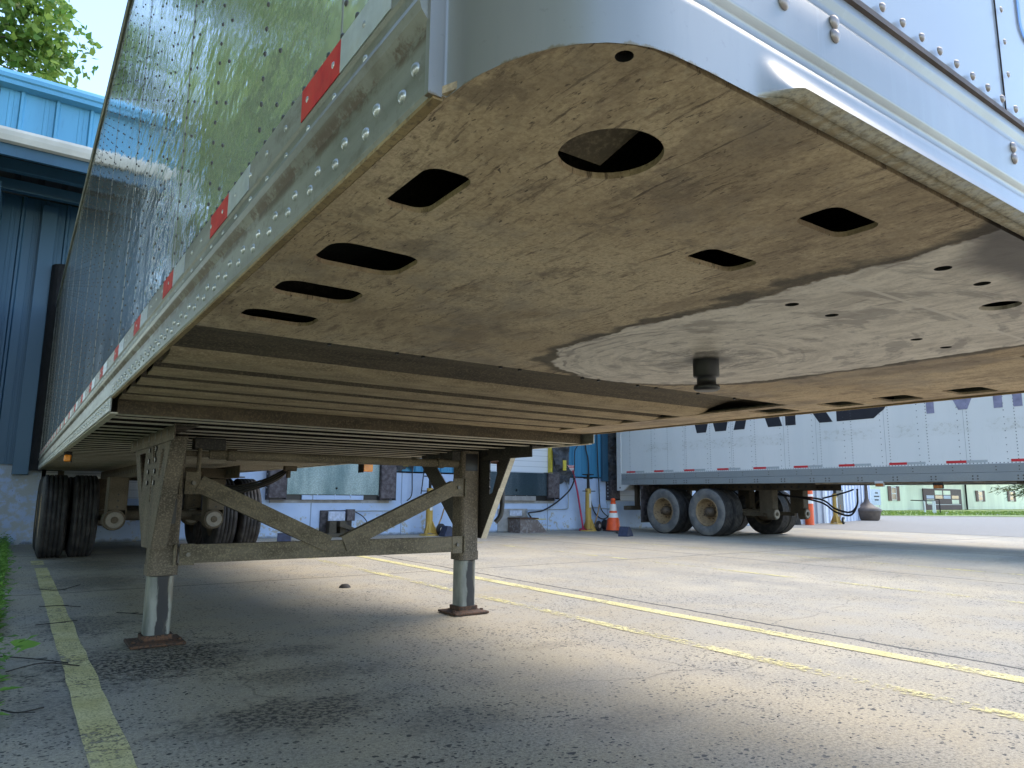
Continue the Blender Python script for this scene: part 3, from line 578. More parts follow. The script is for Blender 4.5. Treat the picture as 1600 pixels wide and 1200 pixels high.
def landing_gear(root, ox):
    gx = root
    for x, first in ((.415, True), (2.36, False)):
        L_, o, y = leg(gx, ox, x, first)
        s = 1 if first else -1
        for z0, z1 in ((.415, .53), (.80, .925)):
            b = MB(); b.bbox(o+s*.072 if s > 0 else o-.152, o+.152 if s > 0 else o-.072, y-.088, y-.078, z0, z1, .002); b.bbox(o+s*.05-.008, o+s*.05+.008, y-.088, y-.06, z0, z1, .002)
            b.cyl((o+s*.115, y-.088, (z0+z1)/2+.0), (o+s*.115, y-.104, (z0+z1)/2), .012, n=6, m=1); b.build('brace_bracket', [BRACE, BAGM], L_)
        # dark worn patches of grease as thin sleeves
        gp = MB()
        for za, zb in ((.64, .775), (.90, 1.075)) if first else ((.98, 1.10),):
            w2 = .0735
            gp.sweep([(-.04, -.0765), (.04, -.0765), (.0735, -.045), (.0735, .03)] if first else [(-.05, -.0765), (.05, -.0765)], lambda a, b, t: (o+a, y+b, t), [za, za+.02, zb], 0)
        gp.build('grease_smear', GREASE_SHADE, L_)
    gusset(gx, ox+.325, 1, True); gusset(gx, ox+2.46, 1, False)
    y = 4.29
    def bar(x0, z0, x1, z1, h, name):
        m = MB(); d = Vector((x1-x0, 0, z1-z0)).normalized(); n_ = Vector((-d.z, 0, d.x))*h/2; v = []
        for p in (Vector((x0, 0, z0)), Vector((x1, 0, z1))):
            for sg in (-1, 1):
                for yy in (y-.004, y+.004): q = p+n_*sg; v.append((q.x, yy, q.z))
        m.add(v, [(0, 2, 3, 1), (4, 5, 7, 6), (0, 1, 5, 4), (2, 6, 7, 3), (0, 4, 6, 2), (1, 3, 7, 5)])
        # turned flanges
        for sg in (-1, 1):
            v = []
            for p in (Vector((x0, 0, z0)), Vector((x1, 0, z1))):
                for th in (0, .006):
                    for yy in (y+.004, y+.05): q = p+n_*sg-n_.normalized()*sg*th; v.append((q.x, yy, q.z))
            m.add(v, [(0, 2, 3, 1), (4, 5, 7, 6), (0, 1, 5, 4), (2, 6, 7, 3), (0, 4, 6, 2), (1, 3, 7, 5)])
        return m.build(name, BRACE, gx)
    bar(ox+.55, .475, ox+2.25, .475, .10, 'cross_brace'); y = 4.282
    bar(ox+.56, .86, ox+1.33, .505, .095, 'diagonal_brace'); bar(ox+2.22, .862, ox+1.43, .505, .095, 'diagonal_brace')
    m = MB(); m.cyl((ox+.62, 4.37, 1.03), (ox+2.30, 4.37, 1.03), .027, n=14)
    for xx in (.72, 2.12): m.cyl((ox+xx, 4.37, 1.03), (ox+xx+.05, 4.37, 1.03), .034, n=14)
    m.cyl((ox+.49, 4.37, 1.03), (ox+.66, 4.37, 1.03), .018, n=10); m.cyl((ox+.56, 4.33, .92), (ox+.56, 4.33, 1.06), .012, n=8)
    m.build('cross_shaft', BRACE, gx)
    m = MB(); m.bbox(ox+2.60, ox+2.66, 4.28, 4.34, .98, 1.06, .006, 1); m.tube(smooth_path([(ox+2.62, 4.31, 1.08), (ox+2.63, 4.31, .96), (ox+2.63, 4.30, .80), (ox+2.62, 4.30, .68), (ox+2.58, 4.31, .62)]), .018, 8); m.tube([(ox+2.47, 4.37, 1.06), (ox+2.63, 4.33, 1.05)], .014, 8, 1)
    m.build('crank_handle', [HOSE, RUST], gx)
    m = MB(); m.bbox(ox+.53, ox+.70, 4.33, 4.41, 1.052, 1.12); m.build('shaft_hanger', LEGD, gx); m = MB(); m.bbox(ox+2.22, ox+2.30, 4.33, 4.41, 1.05, 1.12); m.build('shaft_hanger', LEGD, gx)
def undercarriage(root, ox, ymax, xm_y):
    fl = MB(); fl.bbox(ox+.03, ox+2.56, 1.74, ymax, 1.245, 1.285, .002); fl.build('floor', FLOORW, root)
    base = None
    for k, yy in enumerate(xm_y):
        if base is None:
            m = MB(); a, b = ox+.03, ox+2.56
            m.box(a, b, -.026, .026, 1.130, 1.1345, 0); m.box(a, b, -.003, .003, 1.1345, 1.244, 1)  # light off the sunlit ground put into the pale flange colour; web near black
            m.box(a, b, -.03, .03, 1.237, 1.2445, 1)
            base = m.build('crossmember', [FLANGE, DARKSTEEL], root); base.location = (0, yy, 0)
        else:
            c = base.copy(); COL.objects.link(c); c.parent = root; c.location = (0, yy+random.uniform(-.006, .006), 0)
XM = [3.52, 3.75, 4.03, 4.24, 4.49, 4.74, 4.945, 5.18, 5.40, 5.64, 5.89, 6.17]+[6.43+.262*k for k in range(25)]

# ================================================================== the near trailer
T = thing('semi_trailer', 'mirror sided silver semi trailer overhead with rusty brown coupler plate and kingpin', 'trailer', (1.295, 8, 0))
_near = []
class _P:  # children are modelled in world coordinates; counter the parent offset
    pass
T.location = (0, 0, 0)
YR, ZT = 12.93, 3.74
# coupler plate
r_ = []
outl = [(.014, 1.72), (.014, .60), (.004, .575), (.004, .56)]
for i in range(1, 13):
    a = i/13*pi/2; outl.append((.012+.125*(1-cos(a)), .56-.172*sin(a)))
outl += [(.15, .388), (2.44, .388)]
for i in range(1, 13):
    a = i/13*pi/2; outl.append((2.578-.125*(1-sin(a)), .388+.172*(1-cos(a))))
outl += [(2.578, .56), (2.578, 1.72)]
hl = [circ(.222, .552, .060, 40), rrect(.068, .134, .694, .832, .022), rrect(.069, .222, .995, 1.117, .034), rrect(.069, .228, 1.236, 1.345, .034), rrect(.069, .228, 1.480, 1.585, .034),
      rrect(.555, .675, .478, .545, .02), rrect(.552, .676, .680, .744, .02), circ(.107, .410, .0085, 14), circ(.941, .80, .0135, 16), circ(1.082, .80, .0135, 16), circ(.941, .518, .0135, 16), circ(1.086, .517, .0135, 16),
      circ(1.275, .56, .036, 24), circ(1.455, .806, .0135, 16), circ(1.606, .806, .0135, 16), circ(.905, .395, .008, 10),
      rrect(2.36, 2.52, 1.03, 1.16, .02), rrect(2.36, 2.52, 1.28, 1.41, .02), rrect(2.36, 2.52, 1.51, 1.64, .02), rrect(1.87, 1.99, .68, .745, .02), rrect(1.87, 1.99, .478, .545, .02), circ(2.35, .552, .06, 30)]
hl = [h for h in hl if not (abs(h[0][1]-.395) < 1e-6 and abs(h[0][0]-.913) < 1e-3)]
pl = MB().plate([outl]+hl, lambda u, v, t: (u, v, t), 1.190, 1.198, 0, 1)  # small hole walls coloured black to paint the shade inside them
pl.plate([[(2.30, 1.7201), (2.578, 1.7201), (2.578, 3.34), (2.30, 3.34)], rrect(2.36, 2.52, 1.80, 1.97, .02)], lambda u, v, t: (u, v, t), 1.1902, 1.198)
for x in (.33, .52, .60, .86, .93, 1.18, 1.25, 1.43, 1.52, 1.74, 1.95): pl.box(x, x+.007, 1.716, 1.726, 1.184, 1.1905, 1)
plate = pl.build('coupler_plate', [COUP, GREASE_SHADE], T)
k = MB(); k.lathe((1.27, 1.29, 1.192), (0, 0, -1), [(.036, 0), (.036, .046), (.034, .049), (.0265, .051), (.0265, .070), (.034, .073), (.036, .077), (.036, .084), (.030, .088), (.0, .088)], 32)
k.build('kingpin', M_basic('greasy kingpin steel', (.02, .02, .021), .42, .3, .3), plate)
# inside of the upper coupler: top skin, ribs and channels glimpsed through the holes
m = MB(); m.box(.03, 2.56, .42, 1.74, 1.300, 1.304, 0)
for x in (.42, .80, 1.78, 2.16): m.box(x, x+.008, .42, 1.70, 1.199, 1.299, 0)
for y in (.66, .90, 1.42): m.box(.03, 2.56, y, y+.008, 1.1985, 1.2985, 0)
m.add([(.10, .40, 1.27), (.10, .60, 1.205), (.25, .60, 1.205), (.25, .44, 1.27)], [(0, 1, 2, 3)], 1); m.add([(.25, .60, 1.205), (.30, .46, 1.285), (.25, .44, 1.27)], [(0, 1, 2)], 1)
m.box(.12, .17, 1.50, 1.505, 1.225, 1.285, 1); m.build('coupler_ribs', [DARKSTEEL, BOLST], plate)
# corrugated brown bolster sheet behind the plate
prof = [(1.716, 1.192), (1.735, 1.205), (1.80, 1.232), (2.02, 1.236), (2.13, 1.214), (2.155, 1.201), (2.20, 1.193), (2.29, 1.190), (2.308, 1.196)]
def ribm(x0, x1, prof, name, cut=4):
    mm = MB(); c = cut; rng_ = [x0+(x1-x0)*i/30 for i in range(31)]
    mm.sweep(prof[:c+1], lambda a, b, t: (t, a, b), rng_, 1, True); mm.sweep(prof[c:], lambda a, b, t: (t, a, b), rng_, 0, True); mm.sweep([(a, b+.006) for a, b in prof], lambda a, b, t: (t, a, b), [x0, x1], 0)  # dark front slopes, pale undersides: shade and ground light put into the colours
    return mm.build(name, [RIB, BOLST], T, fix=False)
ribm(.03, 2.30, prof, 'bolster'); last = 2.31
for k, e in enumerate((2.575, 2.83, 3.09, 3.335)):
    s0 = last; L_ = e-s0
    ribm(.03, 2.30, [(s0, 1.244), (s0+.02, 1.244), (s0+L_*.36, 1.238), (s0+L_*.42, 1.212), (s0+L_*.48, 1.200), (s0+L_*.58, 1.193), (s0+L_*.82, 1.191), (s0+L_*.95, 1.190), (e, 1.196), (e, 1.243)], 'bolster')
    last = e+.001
m = MB(); m.bbox(.03, 2.56, 3.342, 3.356, 1.132, 1.243, .002); m.box(.03, 2.56, 3.357, 3.43, 1.1325, 1.1395, 1); m.box(.03, 2.56, 3.332, 3.341, 1.186, 1.243)
m.build('rear_bolster', [BOLST, FLANGE], T)
undercarriage(T, 0, YR-.05, XM)
# side rails (left detailed, right mirrored)
def side_rail(x, s, ox=0):
    front = [(0, 1.190), (-.003, 1.188), (-.006, 1.192), (-.006, 1.246), (-.006, 1.262), (-.016, 1.274), (-.019, 1.284), (-.016, 1.294), (-.007, 1.303), (-.007, 1.322), (-.010, 1.326), (-.010, 1.379), (-.007, 1.383), (0, 1.383)]
    rear = [(0, 1.131), (-.003, 1.129), (-.006, 1.133), (-.006, 1.186), (-.010, 1.192), (-.006, 1.198)]+front[4:]
    m = MB()
    m.sweep(front, lambda a, b, t: (x+s*a*-1*-1, t, b), [.560, 1.2, 2, 2.6, 3.255], 0, False, True)
    m.sweep(rear, lambda a, b, t: (x+s*a, t, b), [3.255, 5, 7, 9, 11, YR-.02], 0, False, True)
    # dusty lower lip
    m.box(min(x, x+s*-1*-.026), max(x, x+s*-1*-.026), .60, 3.26, 1.1895, 1.194, 1) if False else None
    a, b = sorted((x-s*.003, x+(.008 if s > 0 else -.008)))
    m.box(a, b, .557, 3.25, 1.1835, 1.1895, 3)
    a, b = sorted((x, x+(.028 if s > 0 else -.028)))
    m.box(a, b, 3.27, YR-.02, 1.124, 1.1295, 1)
    # rivets
    nx = (-s, 0, 0)
    yy = .589; k = 0
    while yy < 3.2:
        m.dome((x-s*.006, yy, 1.2285-.002*(yy-.6)/1), nx, .0078, .0045, 12, 2); m.dome((x-s*.006, yy+.028, 1.2125-.002*(yy-.6)), nx, .0078, .0045, 12, 2)
        yy += .0925
    yy = 3.30
    while yy < YR-.1:
        for z in (1.152, 1.168): m.dome((x-s*.006, yy, z), nx, .007, .004, 8, 2); m.dome((x-s*.006, yy+.04, z+.004), nx, .007, .004, 8, 2)
        yy += .131
    yy = .719
    while yy < YR-.1:
        m.dome((x-s*.007, yy, 1.310), nx, .0055, .003, 8, 2)
        m.dome((x-s*.010, yy, 1.353), nx, .0055, .003, 8, 2); yy += .098
    return m
def rail_build(x, s):
    return side_rail(x, s).build('side_rail', [RAIL, FLANGE, RIV, AMBD2], T)
rail_build(0, 1)
m = side_rail(0, 1); m.v = [(W_-a, b, c) for a, b, c in m.v]; m.build('side_rail', [RAIL, FLANGE, RIV, AMBD2], T)
# reflective tape pieces
for k in range(22):
    y0 = .645+.57*k
    for j, (nm, mt) in enumerate((('reflector_white', WHT), ('reflector_red', REDT))):
        a = y0+.147*j
        if a > YR-.2: continue
        MB().box(-.0112, -.0102, a, a+.147, 1.3285, 1.3765).build(nm, mt, T)
# mirror panel with rivets
m = MB(); m.box(0.0, .006, .562, YR-.02, 1.384, ZT)
nx = (-1, 0, 0)
yy = .62
while yy < YR-.1: m.dome((0, yy, 1.399), nx, .0050, .0030, 7, 1); yy += .0497
kk = 0; yy = .71
while yy < YR-.1:
    dense = (kk % 4 == 1)
    if kk % 4 in (0, 1):
        z = 1.442
        while z < ZT-.04: m.dome((0, yy, z), nx, .0050 if dense else .0045, .0030, 6, 1); z += (.049 if dense else .098)
    if kk % 12 == 1:
        m.box(-.0012, 0.0, yy+.012, yy+.0135, 1.384, ZT-.01, 2)
    yy += .1; kk += 1
m.build('side_panel', [MIRR, RIVD, RAIL], T, 'polished mirror side panel')
m = MB(); m.bbox(W_-.006, W_, .562, YR-.02, 1.384, ZT); m.build('side_panel', NPAN, T, 'plain far side panel')
m = MB(); m.bbox(-.012, W_+.012, .40, YR, ZT, ZT+.012); m.bbox(-.014, 0, .56, YR, ZT-.075, ZT-.001); m.bbox(W_, W_+.014, .56, YR, ZT-.075, ZT-.001); m.build('roof', RAIL, T)
m = MB(); m.bbox(-.004, .05, YR-.019, YR+.02, 1.13, ZT-.002); m.bbox(W_-.05, W_+.004, YR-.019, YR+.02, 1.13, ZT-.002); m.bbox(.051, W_-.051, YR-.019, YR+.01, 1.13, 1.30); m.build('rear_frame', RAIL, T)
m = MB(); m.bbox(.25, .33, YR-.1, YR-.02, .60, 1.12); m.bbox(W_-.33, W_-.25, YR-.1, YR-.02, .60, 1.12); m.bbox(.15, W_-.15, YR-.12, YR-.02, .52, .599); m.build('rear_bumper', CHASS, T)
# nose: corner post, bull nose lip, ridges, upper panel
def nose_y(x, z):
    if x < .137: # rounded corner
        u = max(0, min(1, 1-(x-.012)/.125)); a = math.acos(min(1, u)); return .56-.172*sin(a)
    if x > W_-.137: return nose_y(W_-x, z)
    return .388
def lipw(x):
    t = max(0, min(1, (x-.250)/.035)); t2 = max(0, min(1, (W_-x-.250)/.035)); return (t*t*(3-2*t))*(t2*t2*(3-2*t2))
def prof_off(x, z):
    o = 0; w2 = lipw(x); xw = max(0, min(1, (x-.10)/.08))*max(0, min(1, (W_-x-.10)/.08))
    # lower lip
    tb = ((1.1885, 0), (1.1887, .008), (1.190, .0125), (1.193, .016), (1.197, .018), (1.202, .0175), (1.212, .0125), (1.222, .0073), (1.231, .003), (1.238, 0))
    for (a0, b0), (a1, b1) in zip(tb, tb[1:]):
        if a0 <= z <= a1: o += w2*(b0+(b1-b0)*(z-a0)/(a1-a0))
    for zc, hw, a in ((1.268, .010, .006), (1.352, .010, .005)):
        d = abs(z-zc); o -= a*max(0, 1-(d/hw)**4)*xw if d < hw else 0
    if z < 1.255: o += .004*xw
    return o
xs = [.002, .008]+[.012+.125*(1-cos(rad(9*i))) for i in range(10)]+[.137+.0]+[.15, .18, .21]+[.235+.006*i for i in range(12)]+[.32, .4, .5, .6, .8, 1.0, 1.295]
xs = sorted(set(round(v, 5) for v in xs)); xs = xs+[round(W_-v, 5) for v in reversed(xs[:-1])]
zs = [1.1885, 1.1887, 1.1893, 1.1905, 1.193, 1.196, 1.199, 1.205, 1.211, 1.217, 1.223, 1.229, 1.235, 1.245, 1.252, 1.256, 1.259, 1.262, 1.268, 1.274, 1.278, 1.283, 1.31, 1.338, 1.343, 1.347, 1.352, 1.357, 1.362, 1.366, 1.374]
m = MB(); v = [(x, nose_y(x, z)-prof_off(x, z)-.004, z) for z in zs for x in xs]; n = len(xs)
m.add(v, [(j*n+i, j*n+i+1, (j+1)*n+i+1, (j+1)*n+i) for j in range(len(zs)-1) for i in range(n-1)], 0, True)
nr = m.build('nose_rail', NOSE, T, fix=False)
m = MB()
for x, z in ((.311, 1.317),(.406, 1.335), (.406, 1.318), (.885, 1.332), (.885, 1.314), (1.36, 1.333), (1.36, 1.315), (1.84, 1.333), (1.84, 1.315)): m.dome((x, .3835, z), (0, -1, 0), .0085, .005, 14)
x = .465
while x < 2.2: m.dome((x, .3815, 1.3995), (0, -1, 0), .0062, .0045, 12); x += .0488
for k in range(40):
    m.dome((.8845+.006, .3815, 1.452+.055*k), (0, -1, 0), .0048, .003, 10); m.dome((1.71, .3815, 1.452+.055*k), (0, -1, 0), .0048, .003, 10)
for k in range(30): m.dome((.944+.049*0, .3815, 1.46+.05*k), (0, -1, 0), .0001, .0001, 4) if False else None
RV = m
m = MB(); m.sweep([(.3845, 1.3745), (.3795, 1.376), (.3795, 1.384), (.3845, 1.3855)], lambda a, b, t: (t, a, b), [.15, W_-.15], 0, False, True); m.build('nose_trim', M_basic('brown sealant strip', (.10, .075, .07), .7, 0, .3, 20), T)
m = MB(); zz = [1.386, 2.0, 3.0, ZT-.002]; n = len(xs); v = [(x, nose_y(x, 2)-.002, z) for z in zz for x in xs]
m.add(v, [(j*n+i, j*n+i+1, (j+1)*n+i+1, (j+1)*n+i) for j in range(3) for i in range(n-1)], 0, True); m.add(RV.v, RV.f, 1, True); m.build('nose_panel', [NPAN, M_basic('brownish rivet', (.33, .29, .28), .4, .5, .2)], T, fix=False)
m = MB(); m.box(.8765, .8785, .3838, .3855, 1.387, ZT-.01); m.box(1.700, 1.702, .3838, .3855, 1.387, ZT-.01); m.build('nose_seam', DARKSTEEL, T)
m = MB(); o1 = rrect(.968, 1.62, 1.548, 1.98, .03, 4); i1 = rrect(.978, 1.61, 1.558, 1.97, .022, 4); m.plate([o1, i1], lambda u, v, t: (u, t, v), .3835, .3842); m.build('nose_decal', DECB, T, 'blue rounded outline on the nose panel')
m = MB(); m.sweep([(-.009, .555), (-.009, .563), (.006, .563), (.006, .555)], lambda a, b, t: (a, b, t), [1.186, 1.5, 2.5, ZT], 0, False, True); m.build('corner_post', NOSE, T)
# landing gear, tandem, lamps, hoses
landing_gear(T, 0); tandem(T, 0)
def lamp(root, x, y, z, mat, sx, size=(.05, .11, .06), name='marker_lamp'):
    m = MB(); a, b, c = size; m.bbox(x-a/2, x+a/2, y-b/2, y+b/2, z-c/2, z+c/2, .008); m.bbox(x-a/2-.004, x+a/2+.004, y-b*.55, y+b*.55, z+c/2, z+c/2+.04, .002, 1); m.bbox(x+sx*a/2, x+sx*(a/2+.006), y-b*.62, y+b*.62, z-c*.62, z+c/2, .001, 1) if sx > 0 else m.bbox(x+sx*(a/2+.006), x+sx*a/2, y-b*.62, y+b*.62, z-c*.62, z+c/2, .001, 1)
    return m.build(name, [mat, DARKSTEEL], root)
lamp(T, .045, 6.75, 1.075, AMB, 1, (.05, .06, .055)); lamp(T, 2.45, 6.35, 1.065, AMB, -1, (.10, .10, .085))
hh = MB()
for k, (dy, dz) in enumerate(((0, 0), (.05, .02), (.1, -.03), (.02, .05))):
    hh.tube(smooth_path([(2.36, 8.3+dy, 1.12), (2.33, 8.5+dy, 1.03+dz), (2.20, 8.7+dy, .93+dz), (2.02, 9.0, .86+dz), (1.85, 9.3, .84+dz), (1.62, 9.9, .90)]), .014, 8)
hh.build('air_hose', HOSE, T)
m = MB(); m.bbox(2.28, 2.42, 8.28, 8.36, 1.07, 1.129); m.bbox(2.30, 2.34, 8.25, 8.30, .99, 1.07); m.build('hose_bracket', CHASS, T)

# ================================================================== the far white trailer
FX = 11.88; X2 = FX+W_
F = thing('semi_trailer', 'white box semi trailer with black lettering and rusty wheels backed to the dock', 'trailer')
FR = 12.72
m = MB(); m.bbox(X2-.01, X2, .5, FR, 1.36, 3.9, .002); m.build('side_panel', WHITEP, F); m = MB(); m.bbox(FX-.01, X2+.01, .4, 12.87, 3.901, 3.93, .002); m.build('roof', WHITEP, F)
m = MB(); m.bbox(FX, X2, .40, .499, 1.2, 3.9); m.build('nose_panel', WHITEP, F)
for s in (0, 1):
    xa = FX-.012 if s == 0 else X2+.001; m = MB()
    m.bbox(xa, xa+.011, .5, FR, 1.235, 1.362, .003); m.bbox(xa-.004 if s == 0 else xa, xa+.011, .5, FR, 1.10, 1.232, .003)
    if s == 0:
        y = .9
        while y < 12.6:
            for dz in (0, .045):
                for dy in (0, .07): m.dome((xa-.004, y+dy, 1.135+dz), (-1, 0, 0), .013, .007, 8, 1)
            for dz in (0, .05): m.dome((xa, y+.35, 1.27+dz), (-1, 0, 0), .010, .006, 6, 1)
            y += .305 if int(y*3) % 2 else .61
    m.build('side_rail', [FARRAIL, M_basic('dark rivets', (.10, .09, .08), .5) if s == 0 else FARRAIL], F)
m = MB(); m.bbox(FX, FX+.01, .5, FR, 1.36, 3.9, .002); y = .7
while y < FR: m.dome((FX, y, 1.375), (-1, 0, 0), .009, .006, 6, 1); y += .052
for i, y in enumerate((12.42, 11.71, 11.60, 11.21, 10.75, 10.66, 10.07, 9.99, 9.49, 9.40, 8.95, 8.86, 8.28, 8.11, 7.60, 7.44, 6.98, 6.84, 6.32, 6.18, 5.70, 5.56, 5.09, 4.95, 4.44, 4.30, 3.8, 3.7)):
    st = (.05 if i % 2 else .105); z = 1.43
    while z < 3.85: m.dome((FX, y, z), (-1, 0, 0), .0085, .006, 6, 1); z += st
m.build('side_panel', [FARW, M_basic('grey rivets', (.15, .16, .17), .6)], F, 'white riveted side panel with lettering')
m = MB()
for y in (12.42, 10.70, 9.44, 8.2, 7.52, 6.25, 5.0): m.box(FX-.0015, FX, y, y+.004, 1.37, 3.88)
m.build('panel_seams', FARRAIL, F)
m = MB(); m.bbox(FX-.02, FX+.06, FR+.001, 12.87, .96, 3.9, .004); m.bbox(X2-.06, X2+.02, FR+.001, 12.87, .96, 3.9, .004); m.bbox(FX+.061, X2-.061, FR+.06, 12.87, .96, 1.30)
m.plate([[(12.72, 1.10), (12.45, 1.10), (12.66, .96), (12.72, .96)]], lambda u, v, t: (t, u, v), FX-.018, FX+.03); m.cyl((FX-.021, 12.76, 1.03), (FX-.0195, 12.76, 1.03), .022, n=12, m=1); m.build('rear_frame', [WHITEP, GREASE_SHADE], F)
m = MB(); m.bbox(FX+.3, FX+.40, 12.5, 12.6, .58, 1.1); m.bbox(X2-.4, X2-.3, 12.5, 12.6, .58, 1.1); m.bbox(FX+.05, X2-.05, 12.60, 12.72, .50, .60); m.build('rear_bumper', CHASS, F)
for k in range(13):
    y0 = 12.25-.905*k
    MB().box(FX-.0022, FX-.0012, y0, y0+.295, 1.385, 1.425).build('reflector_red', REDB, F); MB().box(FX-.0022, FX-.0012, y0-.296, y0-.001, 1.385, 1.425).build('reflector_white', WHT, F)
undercarriage(F, FX, 12.7, [1.0+.30*k for k in range(39)])
tandem(F, FX, True); _b4 = set(D.objects); landing_gear(F, FX)
for o in set(D.objects)-_b4:
    if o.parent == F: o.location.y -= .75
for x in (FX+.02, X2-.62): m = MB(); m.bbox(x, x+.60, 12.10, 12.12, .22, 1.05, .004); m.bbox(x, x+.62, 12.05, 12.10, 1.0, 1.08, .004); m.build('mudflap', [BLKR], F)
lamp(F, FX-.01, 6.40, 1.055, AMBD, 1, (.03, .13, .05)).data.materials[1] = WHITEP; lamp(F, FX-.01, 5.455, 1.02, AMBD, 1, (.03, .13, .05))
m = MB()
for dz in (0, .06): m.tube(smooth_path([(13.1, 9.7, .95), (13.1, 9.0, .86+dz*.2), (13.0, 8.2, .80-dz), (13.0, 7.9, .62-dz), (13.0, 7.6, .56-dz), (13.0, 7.45, .70), (12.98, 7.42, .92), (12.95, 7.40, 1.0)]), .018, 8)
m.tube(smooth_path([(13.0, 8.15, .82), (12.95, 7.7, .92), (12.9, 7.45, .99)]), .016, 8)
m.build('air_hose', HOSE, F)
def text(body, y_left, zb, height, mat, width, bold, label):
    cu = D.curves.new('lettering', 'FONT'); cu.body = body; cu.size = 1; cu.offset = bold; cu.extrude = .001
    to = D.objects.new('tmp', cu); COL.objects.link(to); bpy.context.view_layer.update()
    me = D.meshes.new_from_object(to.evaluated_get(bpy.context.evaluated_depsgraph_get())); D.objects.remove(to)
    xs_ = [v.co.x for v in me.vertices]; ys_ = [v.co.y for v in me.vertices]; x0, x1, yy0, yy1 = min(xs_), max(xs_), min(ys_), max(ys_)
    for v in me.vertices:
        u = (v.co.x-x0)/(x1-x0); h = (v.co.y-yy0)/(yy1-yy0); d = v.co.z
        v.co = (FX-.0035+d, y_left-u*width, zb+h*height)
    me.materials.clear(); me.materials.append(mat); me.name = 'lettering'
    o = D.objects.new('lettering', me); COL.objects.link(o); o.parent = F; tag(o, label); return o
def poly_letter(polys, mat, label):
    m = MB()
    for p in polys: m.plate(p if isinstance(p[0][0], (tuple, list)) else [p], lambda u, v, t: (t, u, v), FX-.004, FX-.002)
    return m.build('lettering', mat, F, label)
ZB, ZH = 2.205, 3.42
def st(y0, y1, yt0, yt1, z0=ZB, z1=ZH): return [(y0, z0), (y1, z0), (yt1, z1), (yt0, z1)]
poly_letter([[(10.34, ZB), (10.09, ZB), (9.96, 2.62), (9.84, ZB), (9.56, ZB), (9.24, ZH), (9.50, ZH), (9.71, 2.66), (9.86, ZH), (10.07, ZH), (10.21, 2.66), (10.40, ZH), (10.68, ZH)]], DECK, 'black letter W')
poly_letter([[[(9.37, ZB), (9.10, ZB), (9.02, 2.50), (8.64, 2.50), (8.54, ZB), (8.22, ZB), (8.64, ZH), (8.96, ZH)], [(8.95, 2.70), (8.71, 2.70), (8.82, 3.1)]]], DECK, 'black letter A')
dR = [(8.15, ZB), (7.93, ZB), (7.93, 2.66), (7.74, 2.66), (7.44, ZB), (7.18, ZB), (7.50, 2.70)]+[(7.62+.38*cos(rad(a))*-1-.0, 3.05+.37*sin(rad(a))) for a in range(-70, 91, 20)]
dR = [(8.15, ZB), (7.93, ZB), (7.93, 2.66), (7.74, 2.66), (7.44, ZB), (7.18, ZB), (7.48, 2.70), (7.33, 2.82), (7.26, 3.0), (7.28, 3.2), (7.38, 3.34), (7.55, ZH), (8.15, ZH)]
poly_letter([[dR, [(7.93, 2.84), (7.93, 3.24), (7.62, 3.24), (7.50, 3.12), (7.50, 2.95), (7.62, 2.84)]]], DECK, 'black letter R')
dD = [(7.10, ZB), (6.42, ZB)]+[(6.42-.36*sin(rad(a)), 2.84-.58*cos(rad(a))) for a in range(15, 180, 15)]+[(6.42, ZH), (7.10, ZH)]
poly_letter([[dD, [(6.88, 2.46), (6.88, 3.22)]+[(6.5-.22*sin(rad(a)), 2.84+.38*cos(rad(a))) for a in range(0, 181, 20)]]], DECK, 'black letter D')
poly_letter([[(5.54, ZB), (5.42, ZB), (5.42, 3.08), (5.06, ZB+.02), (4.93, ZB+.02), (4.56, 3.08), (4.56, ZB), (4.44, ZB), (4.44, ZH), (4.62, ZH), (4.99, 2.52), (5.37, ZH), (5.54, ZH)]], DECG, 'faded violet grey letter M')
poly_letter([[(4.30, ZB), (4.18, ZB), (4.18, ZH), (4.30, ZH)]], DECG, 'faded violet grey letter I')

# ================================================================== dock building
B = thing('dock_building', 'blue metal sided loading dock building with painted concrete base and canopy', 'building')
WY = 13.40; XL, XR = -1.15, 19.4
m = MB()
bays = [(1.28, 0), (4.81, 1), (9.09, 2), (13.2, 3), (17.0, 4)]
dw = 1.22
xs_ = [XL]+[v for c, _ in bays for v in (c-dw, c+dw)]+[XR]
for i in range(0, len(xs_), 2): m.box(xs_[i], xs_[i+1], WY, WY+.3, 0, 1.26)
for c, _ in bays: m.box(c-dw, c+dw, WY, WY+.3, 0, .70)
m.box(XL, XR, WY-.02, WY-.001, 0, .64)
m.build('base_wall', PCON, B)
def corr(x0, x1, y, z0, z1, mat, name, pitch=.305, d=.03, parent=None):
    m = MB(); pts = []; x = x0
    while x < x1-.001:
        for u, h in ((0, 0), (.10, 0), (.105, .004), (.125, .004), (.13, 0), (.16, 0), (.165, .004), (.185, .004), (.19, 0), (.225, 0), (.245, d), (.275, d), (.295, 0)):
            if x+u <= x1: pts.append((x+u, y-h))
        x += pitch
    pts.append((x1, y)); m.sweep(pts, lambda a, b, t: (a, b, t), [z0, z1], 0, False); m.box(x0, x1, y+.001, y+.02, z0, z1)
    return m.build(name, mat, parent or B, fix=False)
for i in range(0, len(xs_), 2): corr(xs_[i]-(.0), xs_[i+1], WY-.03 if i else WY-.03, 1.215 if i == 0 else 1.29, 5.5, BLUED if i == 0 else BLUE, 'wall_cladding')  # left stretch darker: canopy shade put into the siding colour
